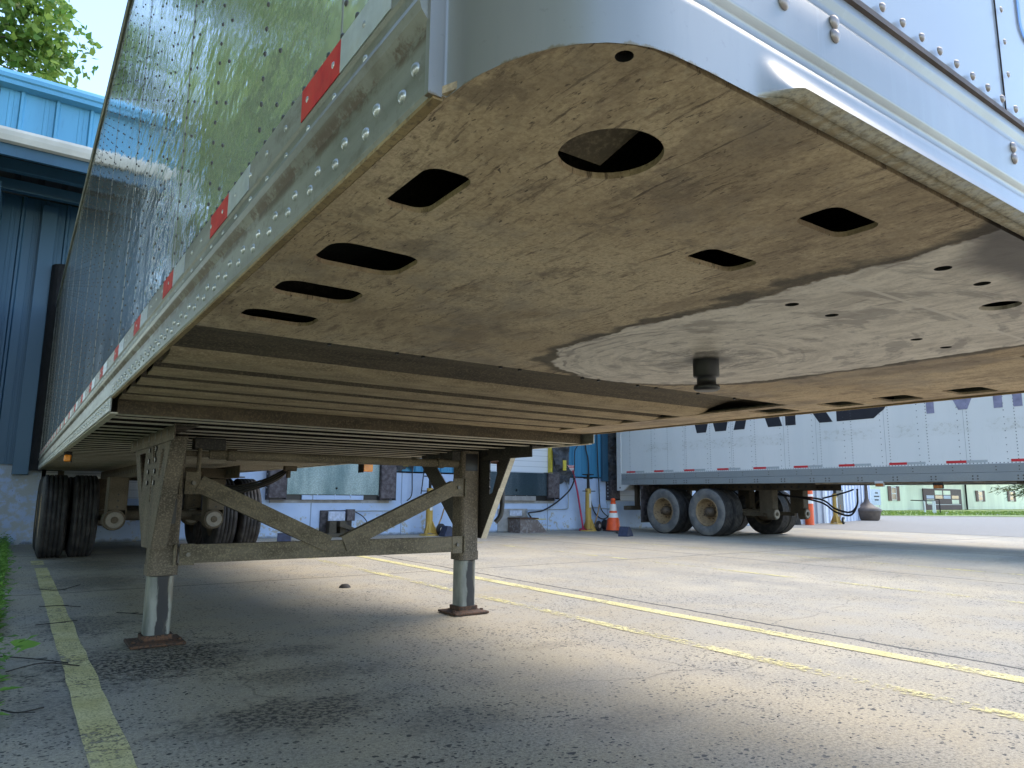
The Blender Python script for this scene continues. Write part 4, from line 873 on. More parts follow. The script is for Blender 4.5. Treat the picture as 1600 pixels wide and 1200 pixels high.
for c, k in bays:
    corr(c-dw, c+dw, WY-.03, 3.9, 5.5, BLUE if k else BLUED, 'wall_cladding')
    d = MB(); d.box(c-dw+.06, c+dw-.06, WY+.10, WY+.14, .70 if k > 2 or k == 0 else 1.30, 3.9); d.build('dock_door', DOOR, B)
    for s in (-1, 1): MB().bbox(*(sorted((c+s*(dw-.005), c+s*(dw-.115)))), WY-.02, WY+.09, 1.33, 3.9, .004).build('door_track', YELB, B)
m = MB(); m.bbox(-.33, -.12, WY-.14, WY-.06, 1.06, 5.4); m.build('corner_flashing', BLUED, B); m = MB(); m.bbox(11.76, 11.94, WY-.14, WY-.06, 1.19, 5.4); m.build('corner_flashing', BLUED, B)
m = MB(); m.box(XL, XR, WY+.31, 40, 0, 6.6); m.box(XL, XR, 11.6, 40, 6.62, 6.64); m.build('building_shell', SOFF, B)
# canopy
FY = 11.4; CE = -1.22
corr(CE+.25, 19.4, FY+.12, 5.70, 6.36, FASC, 'fascia_panel', .42, .035)
m = MB(); m.sweep([(FY+.20, 6.62), (FY+.02, 6.60), (FY-.05, 6.52), (FY-.05, 6.46), (FY-.03, 6.44), (FY-.03, 6.38), (FY+.06, 6.36), (FY+.20, 6.36)], lambda a, b, t: (t, a, b), [CE+.22, 19.4], 0, False, True); m.build('roof_edge_trim', FASC, B)
m = MB(); m.sweep([(FY-.02, 5.70), (FY-.12, 5.70), (FY-.125, 5.66), (FY-.11, 5.60), (FY-.08, 5.53), (FY-.0, 5.52), (FY-.0, 5.56)], lambda a, b, t: (t, a, b), [CE-.05, 19.4], 0, False, True); m.build('gutter', GUT, B)
m = MB(); m.box(CE, 19.4, FY+.02, FY+.08, 5.36, 5.55); m.build('canopy_beam', BLUED, B)
for y, z in ((12.0, 5.36), (12.65, 5.30)): m = MB(); m.box(CE, 19.4, y, y+.06, z, z+.19); m.box(CE, 19.4, y-.05, y-.001, z, z+.02); m.build('canopy_purlin', BLUED, B)
sf = MB(); pts = []; x = CE
while x < 19.4: pts += [(x, 0), (x+.18, 0), (x+.2, .04), (x+.26, .04), (x+.28, 0)]; x += .30
sf.sweep(pts, lambda a, b, t: (a, t, 5.62+b+(13.4-t)*-.0), [FY+.1, WY], 0, False); sf.build('canopy_soffit', SOFF, B, fix=False)
m = MB(); m.bbox(CE, CE+.30, FY+.4, FY+.5, 3.0, 5.35); m.bbox(-1.2, -.86, FY+.9, WY-.1, .0, 5.3, .01); m.build('wing_panel', BLUED, B)
m = MB(); m.cyl((CE+.02, FY-.05, 0), (CE+.02, FY-.05, 5.55), .05, n=12); m.build('downspout', GUT, B)
m = MB(); m.cyl((-1.40, FY+.3, 0), (-1.40, FY+.3, 6.35), .045, n=12); m.lathe((-1.40, FY+.3, 6.3), (0, 0, 1), [(.045, 0), (.08, .02), (.08, .14), (.03, .2), (0, .2)], 12); m.build('vent_pipe', FASC, B)
# leveller plates
def leveler(c, mat, z0, z1, label, bm_labels):
    r = thing('dock_leveler', label, 'dock leveler', (c, WY, .7)); 
    def b(mb, name, mats, lab=None):
        mb.v = [(x-c, y-WY, z-.7) for x, y, z in mb.v]; return mb.build(name, mats, r, lab)
    m = MB(); m.plate([[(c-.94, z0), (c+.94, z0), (c+.94, z1), (c-.94, z1)], circ(c+.05, z0+.12, .022, 12)], lambda u, v, t: (u, t, v), WY-.10, WY-.06); b(m, 'lip_plate', mat)
    m = MB(); m.box(c-1.15, c+1.15, WY-.055, WY+.28, z1-.04, z1); m.box(c-1.2, c+1.2, WY-.03, WY+.0, .64, .70); b(m, 'deck', CONC)
    m = MB(); m.box(c-1.2, c+1.2, WY-.052, WY-.001, .701, z0+.3); b(m, 'pit_shadow_box', GREASE_SHADE)  # black box painting the shade in the open pit
    m = MB(); m.bbox(c-.62, c+.62, WY-.09, WY-.056, .70, z0-.012); 
    for q in (-.33, .02, .34): m.box(c+q, c+q+.02, WY-.096, WY-.091, .71, z0)
    b(m, 'hinge_bar', PCON if mat is LEVB else CONC)
    return r
leveler(4.81, LEVB, .80, 1.44, 'shiny diamond plate dock leveler between two brown bumpers under the near trailer', None)
leveler(9.09, LEVD, .82, 1.345, 'dark slate grey dock leveler plate below the white roller door', None)
def bumper(x, label, z0=.71, z1=1.40):
    r = thing('dock_bumper', label, 'dock bumper', (x, WY, z0), group='laminated rubber dock bumpers')
    m = MB(); h = z1-z0; m.bbox(-.155, .155, -.16, -.03, .02, h-.02, .006, 0); 
    for q in range(22): m.box(-.157, .157, -.163, -.161, .04+q*h/23, .04+q*h/23+.018, 0)
    m.build('rubber_block', BUMPF, r); m = MB(); m.bbox(-.175, -.156, -.15, .02, 0, h, .002); m.bbox(.156, .175, -.15, .02, 0, h, .002); m.bbox(-.175, .175, -.17, .02, -.015, 0, .002)
    for q in range(5): m.dome((-.1755, -.08, .08+q*h/5.5), (-1, 0, 0), .016, .012, 8, 1)
    m.build('angle_bracket', [BLKR, RIV], r); return r
bumper(3.71, 'brown laminated dock bumper left of the shiny dock leveler plate'); bumper(5.93, 'brown laminated dock bumper right of the shiny dock leveler plate')
bumper(10.19, 'brown laminated dock bumper right of the dark dock leveler plate', .75, 1.36); bumper(8.0, 'brown laminated dock bumper left of the dark dock leveler plate', .75, 1.36)
bumper(12.15, 'black dock bumper behind the traffic cone at the white trailer', .74, 1.2)
# dock seals
def seal(x0, x1, z0, label, mat, folds=True, dep=.38, tagm=None):
    r = thing('dock_seal', label, 'dock seal', (x0, WY, z0)); random.seed(int(x0*100)); m = MB(); nx_, nz = 10, 40; v = []
    for j in range(nz+1):
        z = (4.4-z0)*j/nz
        for i in range(nx_+1):
            u = i/nx_; e = sin(pi*min(1, max(0, u)))
            w_ = .05*sin(z*9+u*3)+.035*sin(z*23+u*5+1)+random.uniform(-.02, .02) if folds else random.uniform(-.008, .008)
            y = -dep*(.55+.45*e**.5)+w_; lo = -.04*sin(u*7)-.05*random.random() if (j == 0 and folds) else 0
            v.append((u*(x1-x0)+(.03*sin(z*7) if folds else 0), y, z+lo))
    n = nx_+1; m.add(v, [(j*n+i, j*n+i+1, (j+1)*n+i+1, (j+1)*n+i) for j in range(nz) for i in range(nx_)], 0, False)
    m.box(.0, x1-x0, -dep*.5, -.045, .02, 4.4-z0); m.build('fabric', mat, r, fix=False)
    if tagm: m = MB(); a, b, c, d = tagm; m.bbox(a-x0, b-x0, -dep-.09, -dep-.07, c-z0, d-z0, .003); m.build('guide_stripe', YELB, r)
    return r
seal(10.24, 10.72, 1.15, 'crumpled dark grey dock seal with small yellow stripe left of the danger sign', SEALM, True, .13, (10.42, 10.52, 1.42, 1.66))
seal(6.12, 6.52, 1.36, 'short grey dock seal end with a yellow stripe right of the shiny leveler', SEALM, True, .13, (6.22, 6.33, 1.39, 2.1))
seal(11.96, 12.40, 1.20, 'black overlapping flap dock seal pressed behind the white trailer', SEALM, True, .16, (12.26, 12.34, 1.3, 3.9)); seal(-.12, .32, 1.12, 'black dock seal at the rear edge of the mirror sided trailer', SEALK, False, .40)
# restraints
r = thing('vehicle_restraint', 'grey steel vehicle restraint on the wall below the shiny dock leveler', 'dock restraint', (4.9, WY-.02, 0))
m = MB(); m.bbox(-.32, .32, -.04, 0, .02, .50); m.build('back_plate', BLKR, r); m = MB(); m.bbox(-.18, .16, -.09, -.041, .30, .48); m.build('notice_plate', BLUEW, r)
m = MB(); m.bbox(-.20, -.06, -.22, -.041, .04, .30); m.bbox(.02, .14, -.22, -.041, .04, .30); m.bbox(-.24, .30, -.26, -.041, .0, .07); m.plate([[(-.02, .30), (.30, .16), (.30, .10), (-.02, .2)]], lambda u, v, t: (u, t, v), -.30, -.10); m.build('hook_housing', CHASS, r)
m = MB(); m.bbox(.18, .34, -.14, -.041, .30, .52); m.build('motor_box', BUMPF, r)
r = thing('vehicle_restraint', 'rusty wedge shaped vehicle restraint with a yellow top below the dark dock leveler', 'dock restraint', (9.3, WY-.02, 0))
m = MB(); m.bbox(-.62, .20, -.03, 0, .02, .52); m.build('back_plate', CONC, r); m = MB(); m.plate([[(-.36, 0), (.40, 0), (.12, .28), (-.36, .30)]], lambda u, v, t: (u, t, v), -.52, -.05); m.build('ramp_body', M_speck('rusty grey steel', (.13, .10, .09), (.24, .22, .21), 12, .5), r)
m = MB(); m.bbox(-.38, .14, -.54, -.05, .301, .33); m.build('top_plate', RUST, r); m = MB(); m.bbox(.10, .42, -.45, -.1, .285, .30, .002); m.build('yellow_flap', YELB, r)
m = MB(); m.bbox(-.32, .02, -.06, -.031, .36, .48); m.build('notice_plate', BLUEW, r)
# hoses and conduits on the wall
def cable(pts, r, label, cat='cable', mat=HOSE, name='cable', y=13.30): 
    MB().tube(smooth_path([(x, yy, z) for x, z, *q in pts for yy in [q[0] if q else y]]), r, 8).build(name, mat, None, label, cat)
cable([(10.67, 1.25, 13.05), (10.60, .97, 13.15), (10.32, .67), (9.94, .49), (9.71, .45), (9.49, .42), (9.44, .30, 13.1)], .018, 'thick black cable looping from the grey seal down to the rusty restraint')
cable([(10.65, 1.2), (10.67, .9), (10.67, .59), (10.61, .51), (10.2, .50), (9.75, .49), (9.42, .47), (9.38, .27, 13.1)], .011, 'thin grey conduit running level along the wall to the rusty restraint', 'conduit', FARRAIL, 'conduit')
cable([(10.96, 4.0, 13.2), (10.92, 2.25, 13.2), (10.80, 1.9, 13.2), (10.70, 1.5, 13.1), (10.66, 1.2, 13.1)], .012, 'black cord slanting down the blue siding left of the danger sign')
cable([(11.16, 4.5), (11.21, 2.25), (11.31, 1.68), (11.34, .98), (11.42, .6), (11.55, .38), (11.74, .27), (11.92, .30), (12.06, .43)], .017, 'heavy black cable hanging behind the yellow jack and looping at the cone')
cable([(11.58, 4.5), (11.61, 2.01), (11.66, 1.0), (11.68, .62), (11.76, .46), (11.90, .35), (12.08, .26)], .014, 'long black cable hanging straight down the wall beside the cone')
cable([(11.38, .56), (11.7, .53), (12.1, .5)], .012, 'short level conduit on the wall behind the cone', 'conduit', FARRAIL, 'conduit')
cable([(6.48, 2.2), (6.48, 1.31), (6.49, .9), (6.46, .76), (6.38, .69)], .012, 'thin black cord bending left on the wall right of the shiny leveler')
cable([(6.76, 2.2), (6.75, 1.32), (6.70, .83)], .012, 'thin black cord hanging straight beside the near trailer leg')
cable([(5.17, .48), (5.6, .485), (6.12, .48)], .012, 'level conduit on the wall beside the steel restraint', 'conduit', FARRAIL, 'conduit')
cable([(5.22, .49), (5.40, .40), (5.50, .30), (5.54, .20)], .010, 'curved black cord drooping from the steel restraint')
# danger sign
r = thing('wall_sign', 'small red and white danger sign on the blue siding above the red bar', 'sign', (10.77, WY-.075, 1.46))
m = MB(); m.bbox(-.13, .13, 0, .01, -.10, .10, .002); m.build('sign_plate', WHITEP, r); m = MB(); m.box(-.115, .115, -.003, -.0005, .03, .09); m.build('red_band', REDB, r)
m = MB()
for k in range(6): m.box(-.085+k*.03, -.067+k*.03, -.006, -.0035, .045, .075)
m.build('sign_lettering', CONEW, r); m = MB()
for j in range(3):
    for k in range(7): m.box(-.10+k*.03, -.08+k*.03-.004*(k % 2), -.003, -.0005, -.02-j*.03, -.006-j*.03)
m.build('sign_lettering', REDP, r)
m = MB(); m.tube([(10.80, 13.28, 1.43), (10.88, 13.2, .9), (10.95, 13.1, .12)], .022, 10); m.tube([(10.95, 13.1, .12), (10.96, 13.08, .02)], .03, 8); m.bbox(10.87, 11.05, 13.0, 13.14, .0, .06)
m.build('pry_bar', REDP, None, 'tall red bar leaning on the wall beneath the danger sign', 'bar')
# trailer stands (yellow jacks)
def jack(x, y, label, h=.98, screw=True, wheels=True):
    r = thing('trailer_stand', label, 'trailer stand', (x, y, 0), group='yellow trailer stabilising stands')
    m = MB(); m.cyl((0, 0, .05), (0, 0, h), .075, .068, 16)
    for a in (-2.4, -.8, 1.6):
        c_, s2 = cos(a), sin(a); m.add([(c_*.06, s2*.06, .29), (c_*.06, s2*.06, .04), (c_*.19, s2*.19, .02), (c_*.19+.02*s2, s2*.19, .04), (c_*.07+.01*s2, s2*.07, .30)], [(0, 1, 2, 3, 4)])
        m.tube([(c_*.07, s2*.07, .28), (c_*.18, s2*.18, .03)], .014, 6)
    m.cyl((0, 0, 0), (0, 0, .03), .20, .18, 16); m.build('stand_body', YELP, r)
    m = MB(); m.bbox(-.03, .03, -.078, -.072, h-.45, h-.12); m.build('stand_sticker', WHITEP, r)
    if screw: m = MB(); m.cyl((0, 0, h), (0, 0, h+.32), .03, n=10); m.bbox(-.12, .12, -.08, .08, h+.32, h+.345); m.tube([(-.14, 0, h+.24), (.14, 0, h+.24)], .012, 6); m.tube([(-.2, -.03, h-.06), (.2, -.03, h-.06)], .010, 6); m.build('screw_head', DARKSTEEL, r)
    if wheels:
        wl = MB(); c = (.20, -.14, .12)
        wl.lathe(c, (.3, -1, 0), [(.05, .03), (.10, .03), (.12, .02), (.12, -.02), (.10, -.03), (.05, -.03)], 20); wl.build('wheel', TYRE, r); wl = MB(); wl.lathe(c, (.3, -1, 0), [(0, .034), (.03, .034), (.06, .026), (.07, .028)], 16); wl.build('rim', RIV, r)
    m = MB(); m.tube([(.16, -.02, .10), (.28, .0, .34), (.40, .05, .62)], .016, 8); m.build('handle', WOOD, r); return r
jack(6.72, 12.95, 'yellow trailer stand seen behind the right landing leg', .95); jack(11.04, 13.0, 'yellow trailer stand with black screw top between red bar and cone', 1.0)
jack(21.75, 13.1, 'yellow trailer stand beside the orange bollard at the pale shed', .98)
r = thing('dolly_wheel', 'loose black dolly wheel on the ground left of the traffic cone', 'wheel', (11.72, 13.15, 0)); m = MB(); m.lathe((0, 0, .13), (.25, -1, 0), [(.04, .05), (.11, .05), (.13, .03), (.13, -.03), (.11, -.05), (.04, -.05)], 24); m.build('tyre', TYRE, r); m = MB(); m.lathe((0, 0, .13), (.25, -1, 0), [(0, .055), (.035, .055), (.05, .04)], 16); m.build('hub', CHASS, r)
m = MB(); m.bbox(.10, .75, -.08, .08, .0, .05); m.build('base_bar', NAVY, r)
# traffic cone
r = thing('traffic_cone', 'orange traffic cone with two white collars by the dock wall', 'traffic cone', (11.53, 12.66, 0))
m = MB(); m.sweep(rrect(-.19, .19, -.19, .19, .04, 3), lambda a, b, t: (a, b, t), [0, .03], 0, False, True); m.build('base', BLKR, r)
m = MB(); m.lathe((0, 0, 0), (0, 0, 1), [(.175, .03), (.165, .10), (.14, .28), (.117, .32), (.097, .43), (.087, .48), (.065, .64), (.052, .72), (.06, .725), (.055, .76), (.03, .78), (.0, .78)], 24); m.build('cone_body', ORNG, r)
m = MB(); m.lathe((0, 0, 0), (0, 0, 1), [(.119, .32), (.099, .43)], 24); m.lathe((0, 0, 0), (0, 0, 1), [(.089, .48), (.067, .64)], 24); m.build('reflective_collar', CONEW, r)
# wheel chocks
def chock(x, y, rz, label):
    m = MB(); m.plate([[(-.17, 0), (.17, 0), (.10, .10), (-.02, .20), (-.09, .20)]], lambda u, v, t: (u, t, v), -.10, .10); m.bbox(-.15, .15, -.105, .105, 0, .02)
    o = m.build('wheel_chock', NAVY, None, label, 'wheel chock', 'dark blue wheel chocks'); o.location = (x, y, .002); o.rotation_euler = (0, 0, rz); return o
chock(10.25, 10.92, .4, 'dark blue wheel chock on the ground in front of the traffic cone'); chock(6.95, 12.55, .1, 'dark blue wheel chock beside the yellow stand behind the landing leg'); chock(3.27, 11.3, 1.2, 'dark blue wheel chock beside the right rear tyre of the near trailer')
m = MB(); m.tube(smooth_path([(10.3, 10.95, .02), (10.6, 11.4, .015), (11.0, 12.0, .015), (11.5, 12.4, .02), (12.0, 12.9, .05)]), .012, 6); m.build('rope', HOSE, None, 'black rope lying from the chock back to the dock wall', 'rope')

# ------------------------------------------------------------------ annex shed and things before it
A = thing('shed', 'pale blue white corrugated shed wall beyond the white trailer', 'shed')
def wallline(p0, p1, z1, mat, name, parent):
    m = MB(); L_ = (Vector(p1)-Vector(p0)).length; d = (Vector(p1)-Vector(p0)).normalized(); nn = Vector((d.y, -d.x)); pts = []; u = 0
    while u < L_:
        for a, h in ((0, 0), (.30, 0), (.33, .045), (.40, .045), (.43, 0)):
            if u+a <= L_: q = Vector(p0)+d*(u+a)+nn*h; pts.append((q.x, q.y))
        u += .46
    pts.append(tuple(p1)); m.sweep(pts, lambda a, b, t: (a, b, t), [0, z1], 0, False); return m.build(name, mat, parent, fix=False)
wallline((19.41, 13.37), (22.3, 13.75), 4.2, SHEDG, 'grey_cladding', A); wallline((22.3, 13.75), (28.6, 15.60), 4.2, SHED, 'white_cladding', A); wallline((28.6, 15.60), (27.0, 22), 4.2, SHED, 'white_cladding', A)
m = MB(); m.add([(19.3, 13.3, 4.2), (28.8, 15.5, 4.2), (27.2, 22.2, 4.2), (19.3, 22.2, 4.2), (19.3, 13.3, 4.3), (28.8, 15.5, 4.3), (27.2, 22.2, 4.3), (19.3, 22.2, 4.3)], [(0, 3, 2, 1), (4, 5, 6, 7), (0, 1, 5, 4), (1, 2, 6, 5), (2, 3, 7, 6), (3, 0, 4, 7)]); m.build('roof', ROOFP, A)
m = MB(); m.bbox(-.44, .44, -.05, 0, .25, 1.12); o = m.build('black_panel', MATB, A); o.location = (23.55, 14.02, 0); o.rotation_euler = (0, 0, .286)
r = thing('bollard', 'orange bollard with white band before the grey shed wall', 'bollard', (20.2, 13.05, 0)); m = MB(); m.cyl((0, 0, 0), (0, 0, 1.05), .135, n=20); m.lathe((0, 0, 1.05), (0, 0, 1), [(.135, 0), (.10, .06), (0, .08)], 20); m.build('post', ORNG, r); m = MB(); m.cyl((0, 0, .66), (0, 0, .78), .137, n=20, caps=False); m.cyl((0, 0, .88), (0, 0, .95), .137, n=20, caps=False); m.build('white_band', CONEW, r)
r = thing('snow_shovel', 'dark snow shovel leaning on the grey wall beside the orange bollard', 'shovel', (19.75, 13.25, 0)); m = MB(); m.sweep([(-.26, .02), (-.15, -.03), (0, -.05), (.15, -.03), (.26, .02)], lambda a, b, t: (a*(1-.15*t), b-.05+t*.1, t), [0, .2, .42], 0, True); m.build('blade', DARKSTEEL, r, fix=False); m = MB(); m.tube([(0, -.03, .35), (.0, .06, 1.3)], .018, 8); m.build('handle', WOOD, r)
r = thing('smoking_receptacle', 'brown long necked smoking receptacle beside the shed corner', 'ash urn', (27.0, 14.9, 0)); m = MB(); m.lathe((0, 0, 0), (0, 0, 1), [(0, 0), (.36, 0), (.42, .05), (.47, .30), (.50, .36)], 24); m.build('base_pot', URN, r); m = MB(); m.lathe((0, 0, 0), (0, 0, 1), [(.52, .36), (.52, .42), (.40, .50), (.25, .58), (.12, .70), (.07, .85), (.055, 1.35), (.09, 1.37), (.09, 1.45), (0, 1.46)], 24); m.build('neck_cover', URN, r)

# ------------------------------------------------------------------ green house, sign, rails, car, pine
H = thing('house', 'long pale green clapboard house with brown shutters across the lawn', 'house'); HY = 27.5
m = MB()
m.box(48, 55.9, HY, HY+8, -.1, 3.0); m.box(56.0, 96, HY+.6, HY+9, -.1, 3.0)
for k in range(22):
    z = .05+k*.135; m.box(48, 55.9, HY-.025, HY-.001, z, z+.012); m.box(56.62, 96, HY+.575, HY+.599, z, z+.012)
m.build('wall', HOUSE, H)
m = MB(); m.add([(47.5, HY-.5, 3.0), (97, HY-.2, 3.0), (97, HY+4.5, 4.6), (47.5, HY+4.5, 4.6), (47.5, HY+9.5, 3.0), (97, HY+9.5, 3.0)], [(0, 1, 2, 3), (3, 2, 5, 4), (0, 3, 4), (1, 5, 2), (0, 4, 5, 1)]); m.build('roof', ROOFP, H)
def window(x, z0, z1, w_, yy):
    f = MB(); f.bbox(x-w_/2, x+w_/2, yy-.06, yy-.026, z0, z1); f.bbox(x-w_/2+.04, x-.02, yy-.066, yy-.0605, (z0+z1)/2-.02, (z0+z1)/2+.02); f = f.build('window', WHITEP, H)
    for a, b in ((z0+.05, (z0+z1)/2-.03), ((z0+z1)/2+.03, z1-.05)): MB().box(x-w_/2+.06, x+w_/2-.06, yy-.0615, yy-.0605, a, b).build('pane', GLASSD, f)
    for s in (-1, 1): MB().bbox(*sorted((x+s*w_/2, x+s*(w_/2+.45))), yy-.07, yy-.03, z0-.05, z1+.05, .005).build('shutter', BROWN, f)
window(53.9, .76, 1.75, .75, HY); window(70.0, .76, 1.62, .85, HY+.6); window(76.6, .78, 1.68, .85, HY+.6); window(84, .78, 1.68, .85, HY+.6)
m = MB(); m.bbox(56.0, 56.6, HY+.5, HY+.58, .02, 1.95); m.build('door', BROWND, H)
g_ = MB(); g_.box(59.6, 66.2, HY+.50, HY+.574, 0, 1.72); gd = g_.build('garage_door', BROWND, H)
for c in range(4):
    MB().box(60.05+c*1.45, 61.3+c*1.45, HY+.49, HY+.499, .92, 1.18).build('pane', GLASSD if c % 2 else BLUEW, gd)
    if c in (1, 2): MB().box(60.05+c*1.45, 61.3+c*1.45, HY+.49, HY+.499, 1.24, 1.58).build('panel', HOUSE, gd)
    if c in (0, 3): MB().box(60.05+c*1.45, 61.3+c*1.45, HY+.49, HY+.499, .50, .84).build('panel', HOUSE, gd)
MB().box(60.2, 66.0, HY+.49, HY+.499, .42, .46).build('trim_board', WHITEP, gd)
MB().cyl((67.1, HY+.5, 0), (67.1, HY+.5, 3.0), .07, n=10).build('downspout', DARKSTEEL, H)
r = thing('notice_board', 'white notice board on two posts at the corner of the shed', 'sign', (45.0, 24.0, 0))
m = MB(); m.bbox(-1.0, .35, -.02, .02, .45, 1.45); m.build('board', BLUEW, r); m = MB(); m.bbox(.30, .38, .03, .08, 0, 1.4); m.bbox(-.9, -.82, .03, .08, 0, 1.4); m.build('post', WHITEP, r)
m = MB()
for j, (a, b) in enumerate(((-.3, .0), (-.45, .15), (-.4, .05))):
    x = a
    while x < b: m.box(x, x+.05, -.03, -.021, 1.18-j*.22, 1.26-j*.22); x += .07
m.build('board_lettering', DECK, r)
r = thing('step_railing', 'small white step railing on the lawn before the garage door', 'railing', (44.6, 20.4, 0)); m = MB(); 
for x, y in ((0, 0), (.45, .3), (.9, 1.0)): m.bbox(x-.04, x+.04, y-.04, y+.04, 0, .75)
m.build('post', WHITEP, r); m = MB(); m.tube([(0, 0, .76), (.45, .3, .76), (.9, 1.0, .76), (3.4, 3.0, .78)], .03, 6); m.tube([(-.5, -.5, .02), (-.5, -.5, .85), (-.1, -.1, .85)], .03, 6, 0); m.build('handrail', DARKSTEEL, r)
MB().add([(44.5, 17.0, .024), (46.0, 16.2, .024), (49.5, 22.0, .024), (48.4, 22.4, .024)], [(0, 1, 2, 3)]).build('path', CONC, kind='structure')
# parked car at the right edge
r = thing('parked_car', 'white parked car on the lawn edge at the right end of the house', 'car', (66.8, 22.6, 0), rad(-5))
prof = [(0, .35), (.05, .75), (.9, .92), (1.6, 1.40), (3.0, 1.42), (3.8, .98), (4.4, .90), (4.45, .40)]
m = MB(); m.plate([[(0, .30)]+prof+[(4.45, .30)]], lambda u, v, t: (u, t*(1 if v < .95 else .88), v), -.85, .85); m.build('body', WHITEP, r)
m = MB(); m.plate([[(1.05, .96), (1.65, 1.34), (2.25, 1.37), (2.25, .96)], ], lambda u, v, t: (u, t, v), -.87, -.855); m.plate([[(2.33, .96), (2.33, 1.37), (2.95, 1.37), (3.6, 1.0)], ], lambda u, v, t: (u, t, v), -.87, -.855); m.build('side_window', GLASSD, r)
for x in (.85, 3.6):
    for s in (-1, 1): m = MB(); m.lathe((x, s*.78, .32), (0, s, 0), [(.2, .1), (.30, .09), (.32, .05), (.32, -.1)], 20); wv = m.build('wheel', TYRE, r); m = MB(); m.lathe((x, s*.78, .32), (0, s, 0), [(0, .095), (.2, .10)], 16); m.build('rim', RIV, wv)

# ------------------------------------------------------------------ vegetation
def crown_mesh(name, R, H_, n, size, mat, seed, clumps=60, squash=1.0, flat=.35):
    rnd = random.Random(seed); cl = []
    for i in range(clumps):
        while True:
            p = Vector((rnd.uniform(-1, 1), rnd.uniform(-1, 1), rnd.uniform(-1, 1)))
            if p.length < 1: break
        p = p*(.45+.55*p.length**.3) if p.length > 0 else p
        cl.append((Vector((p.x*R, p.y*R, p.z*H_)), rnd.uniform(.16, .34)*R))
    V = []; Fc = []
    for i in range(n):
        c, rr = cl[rnd.randrange(clumps)]
        d = Vector((rnd.gauss(0, 1), rnd.gauss(0, 1), rnd.gauss(0, .6))); d = d.normalized()*rr*(rnd.random()**.45)
        p = c+d; s = size*rnd.uniform(.6, 1.3)
        nrm = (Vector((rnd.gauss(0, 1), rnd.gauss(0, 1), rnd.gauss(.5, .8)))).normalized(); a = nrm.orthogonal().normalized(); a = Matrix.Rotation(rnd.uniform(0, 6.28), 3, nrm) @ a; b = nrm.cross(a)
        k = len(V); V += [p-a*s*.5, p-a*s*.1+b*s*.42, p+a*s*.62, p-a*s*.1-b*s*.42]; Fc.append((k, k+1, k+2, k+3))
    me = D.meshes.new(name); me.from_pydata([tuple(v) for v in V], [], Fc); me.materials.append(mat); return me, cl
def trunk_mb(h, r, cl, zc, seed):
    rnd = random.Random(seed); m = MB(); m.tube(smooth_path([(0, 0, -.1), (.05, .1, h*.3), (-.1, 0, h*.6), (.1, .1, h*.95)]), [r*(1.25-.85*i/18) for i in range(19)], 10)
    for c, rr in cl[:16]:
        z0 = h*rnd.uniform(.45, .85); m.tube([(0, 0, z0), (c.x*.4, c.y*.4, z0+(zc+c.z-z0)*.45), (c.x*.9, c.y*.9, zc+c.z*.95)], [r*.38, r*.22, r*.06], 6)
    return m
variants = []
for i, (R, Hh, n, sz, mt) in enumerate(((4.4, 4.6, 34000, .17, LEAF), (4.0, 5.2, 26000, .19, LEAF2))):
    variants.append((*crown_mesh('crown', R, Hh, n, sz, mt, 11+i), Hh))
def tree(x, y, zc, var, sc, rz, label, group='leafy trees beyond the verge'):
    me, cl, Hh = variants[var]; r = thing('leafy_tree', label, 'tree', (x, y, 0), rz, group)
    c = D.objects.new('crown', me); COL.objects.link(c); c.parent = r; c.location = (0, 0, zc); c.scale = (sc, sc, sc)
    trunk_mb(zc+1, .28*sc, [(p*sc, q) for p, q in cl], zc, int(x*10)).build('trunk', BARK, r, fix=False)
tree(-5.3, 20.5, 12.0, 0, 1.12, .3, 'sunlit maple tree standing above the blue canopy roof', 'leafy trees beyond the verge')
tree(-8.5, 9.0, 8.4, 0, 1.25, 1.7, 'broad green tree reflected in the upper mirror panel, nearest the canopy')
tree(-9.6, 16.8, 9.0, 0, 1.15, 3.3, 'green tree on the verge just left of the dock building end')
tree(-8.0, 2.2, 7.2, 1, 1.15, 2.6, 'dark green tree on the verge level with the trailer front')
tree(-13.5, 14.5, 8.8, 1, 1.4, .9, 'tall dark tree farthest back behind the verge')
tree(-10.5, -4.5, 7.8, 0, 1.3, 4.0, 'wide green tree on the verge behind the camera')
tree(-7.0, 25.5, 10, 1, 1.1, 5.0, 'dark green tree behind the sunlit maple')
tree(-15, 5.5, 9.5, 0, 1.5, 5.5, 'large green tree rising behind the front verge trees')
# low bushes
bme, bcl = crown_mesh('foliage', 1.3, .9, 2600, .16, LEAF, 31, 26)
for i, (x, y, s_c) in enumerate(((-6.4, 7.5, 1.0), (-6, 14.5, 1.2))):
    o = D.objects.new('bush', bme); COL.objects.link(o); o.location = (x, y, .75*s_c); o.scale = (s_c,)*3; o.rotation_euler = (0, 0, i*1.3)
    tag(o, ('rounded green bush on the verge beside the trailer', 'large green bush beside the dock building end')[i], 'bush', 'bushes along the verge')
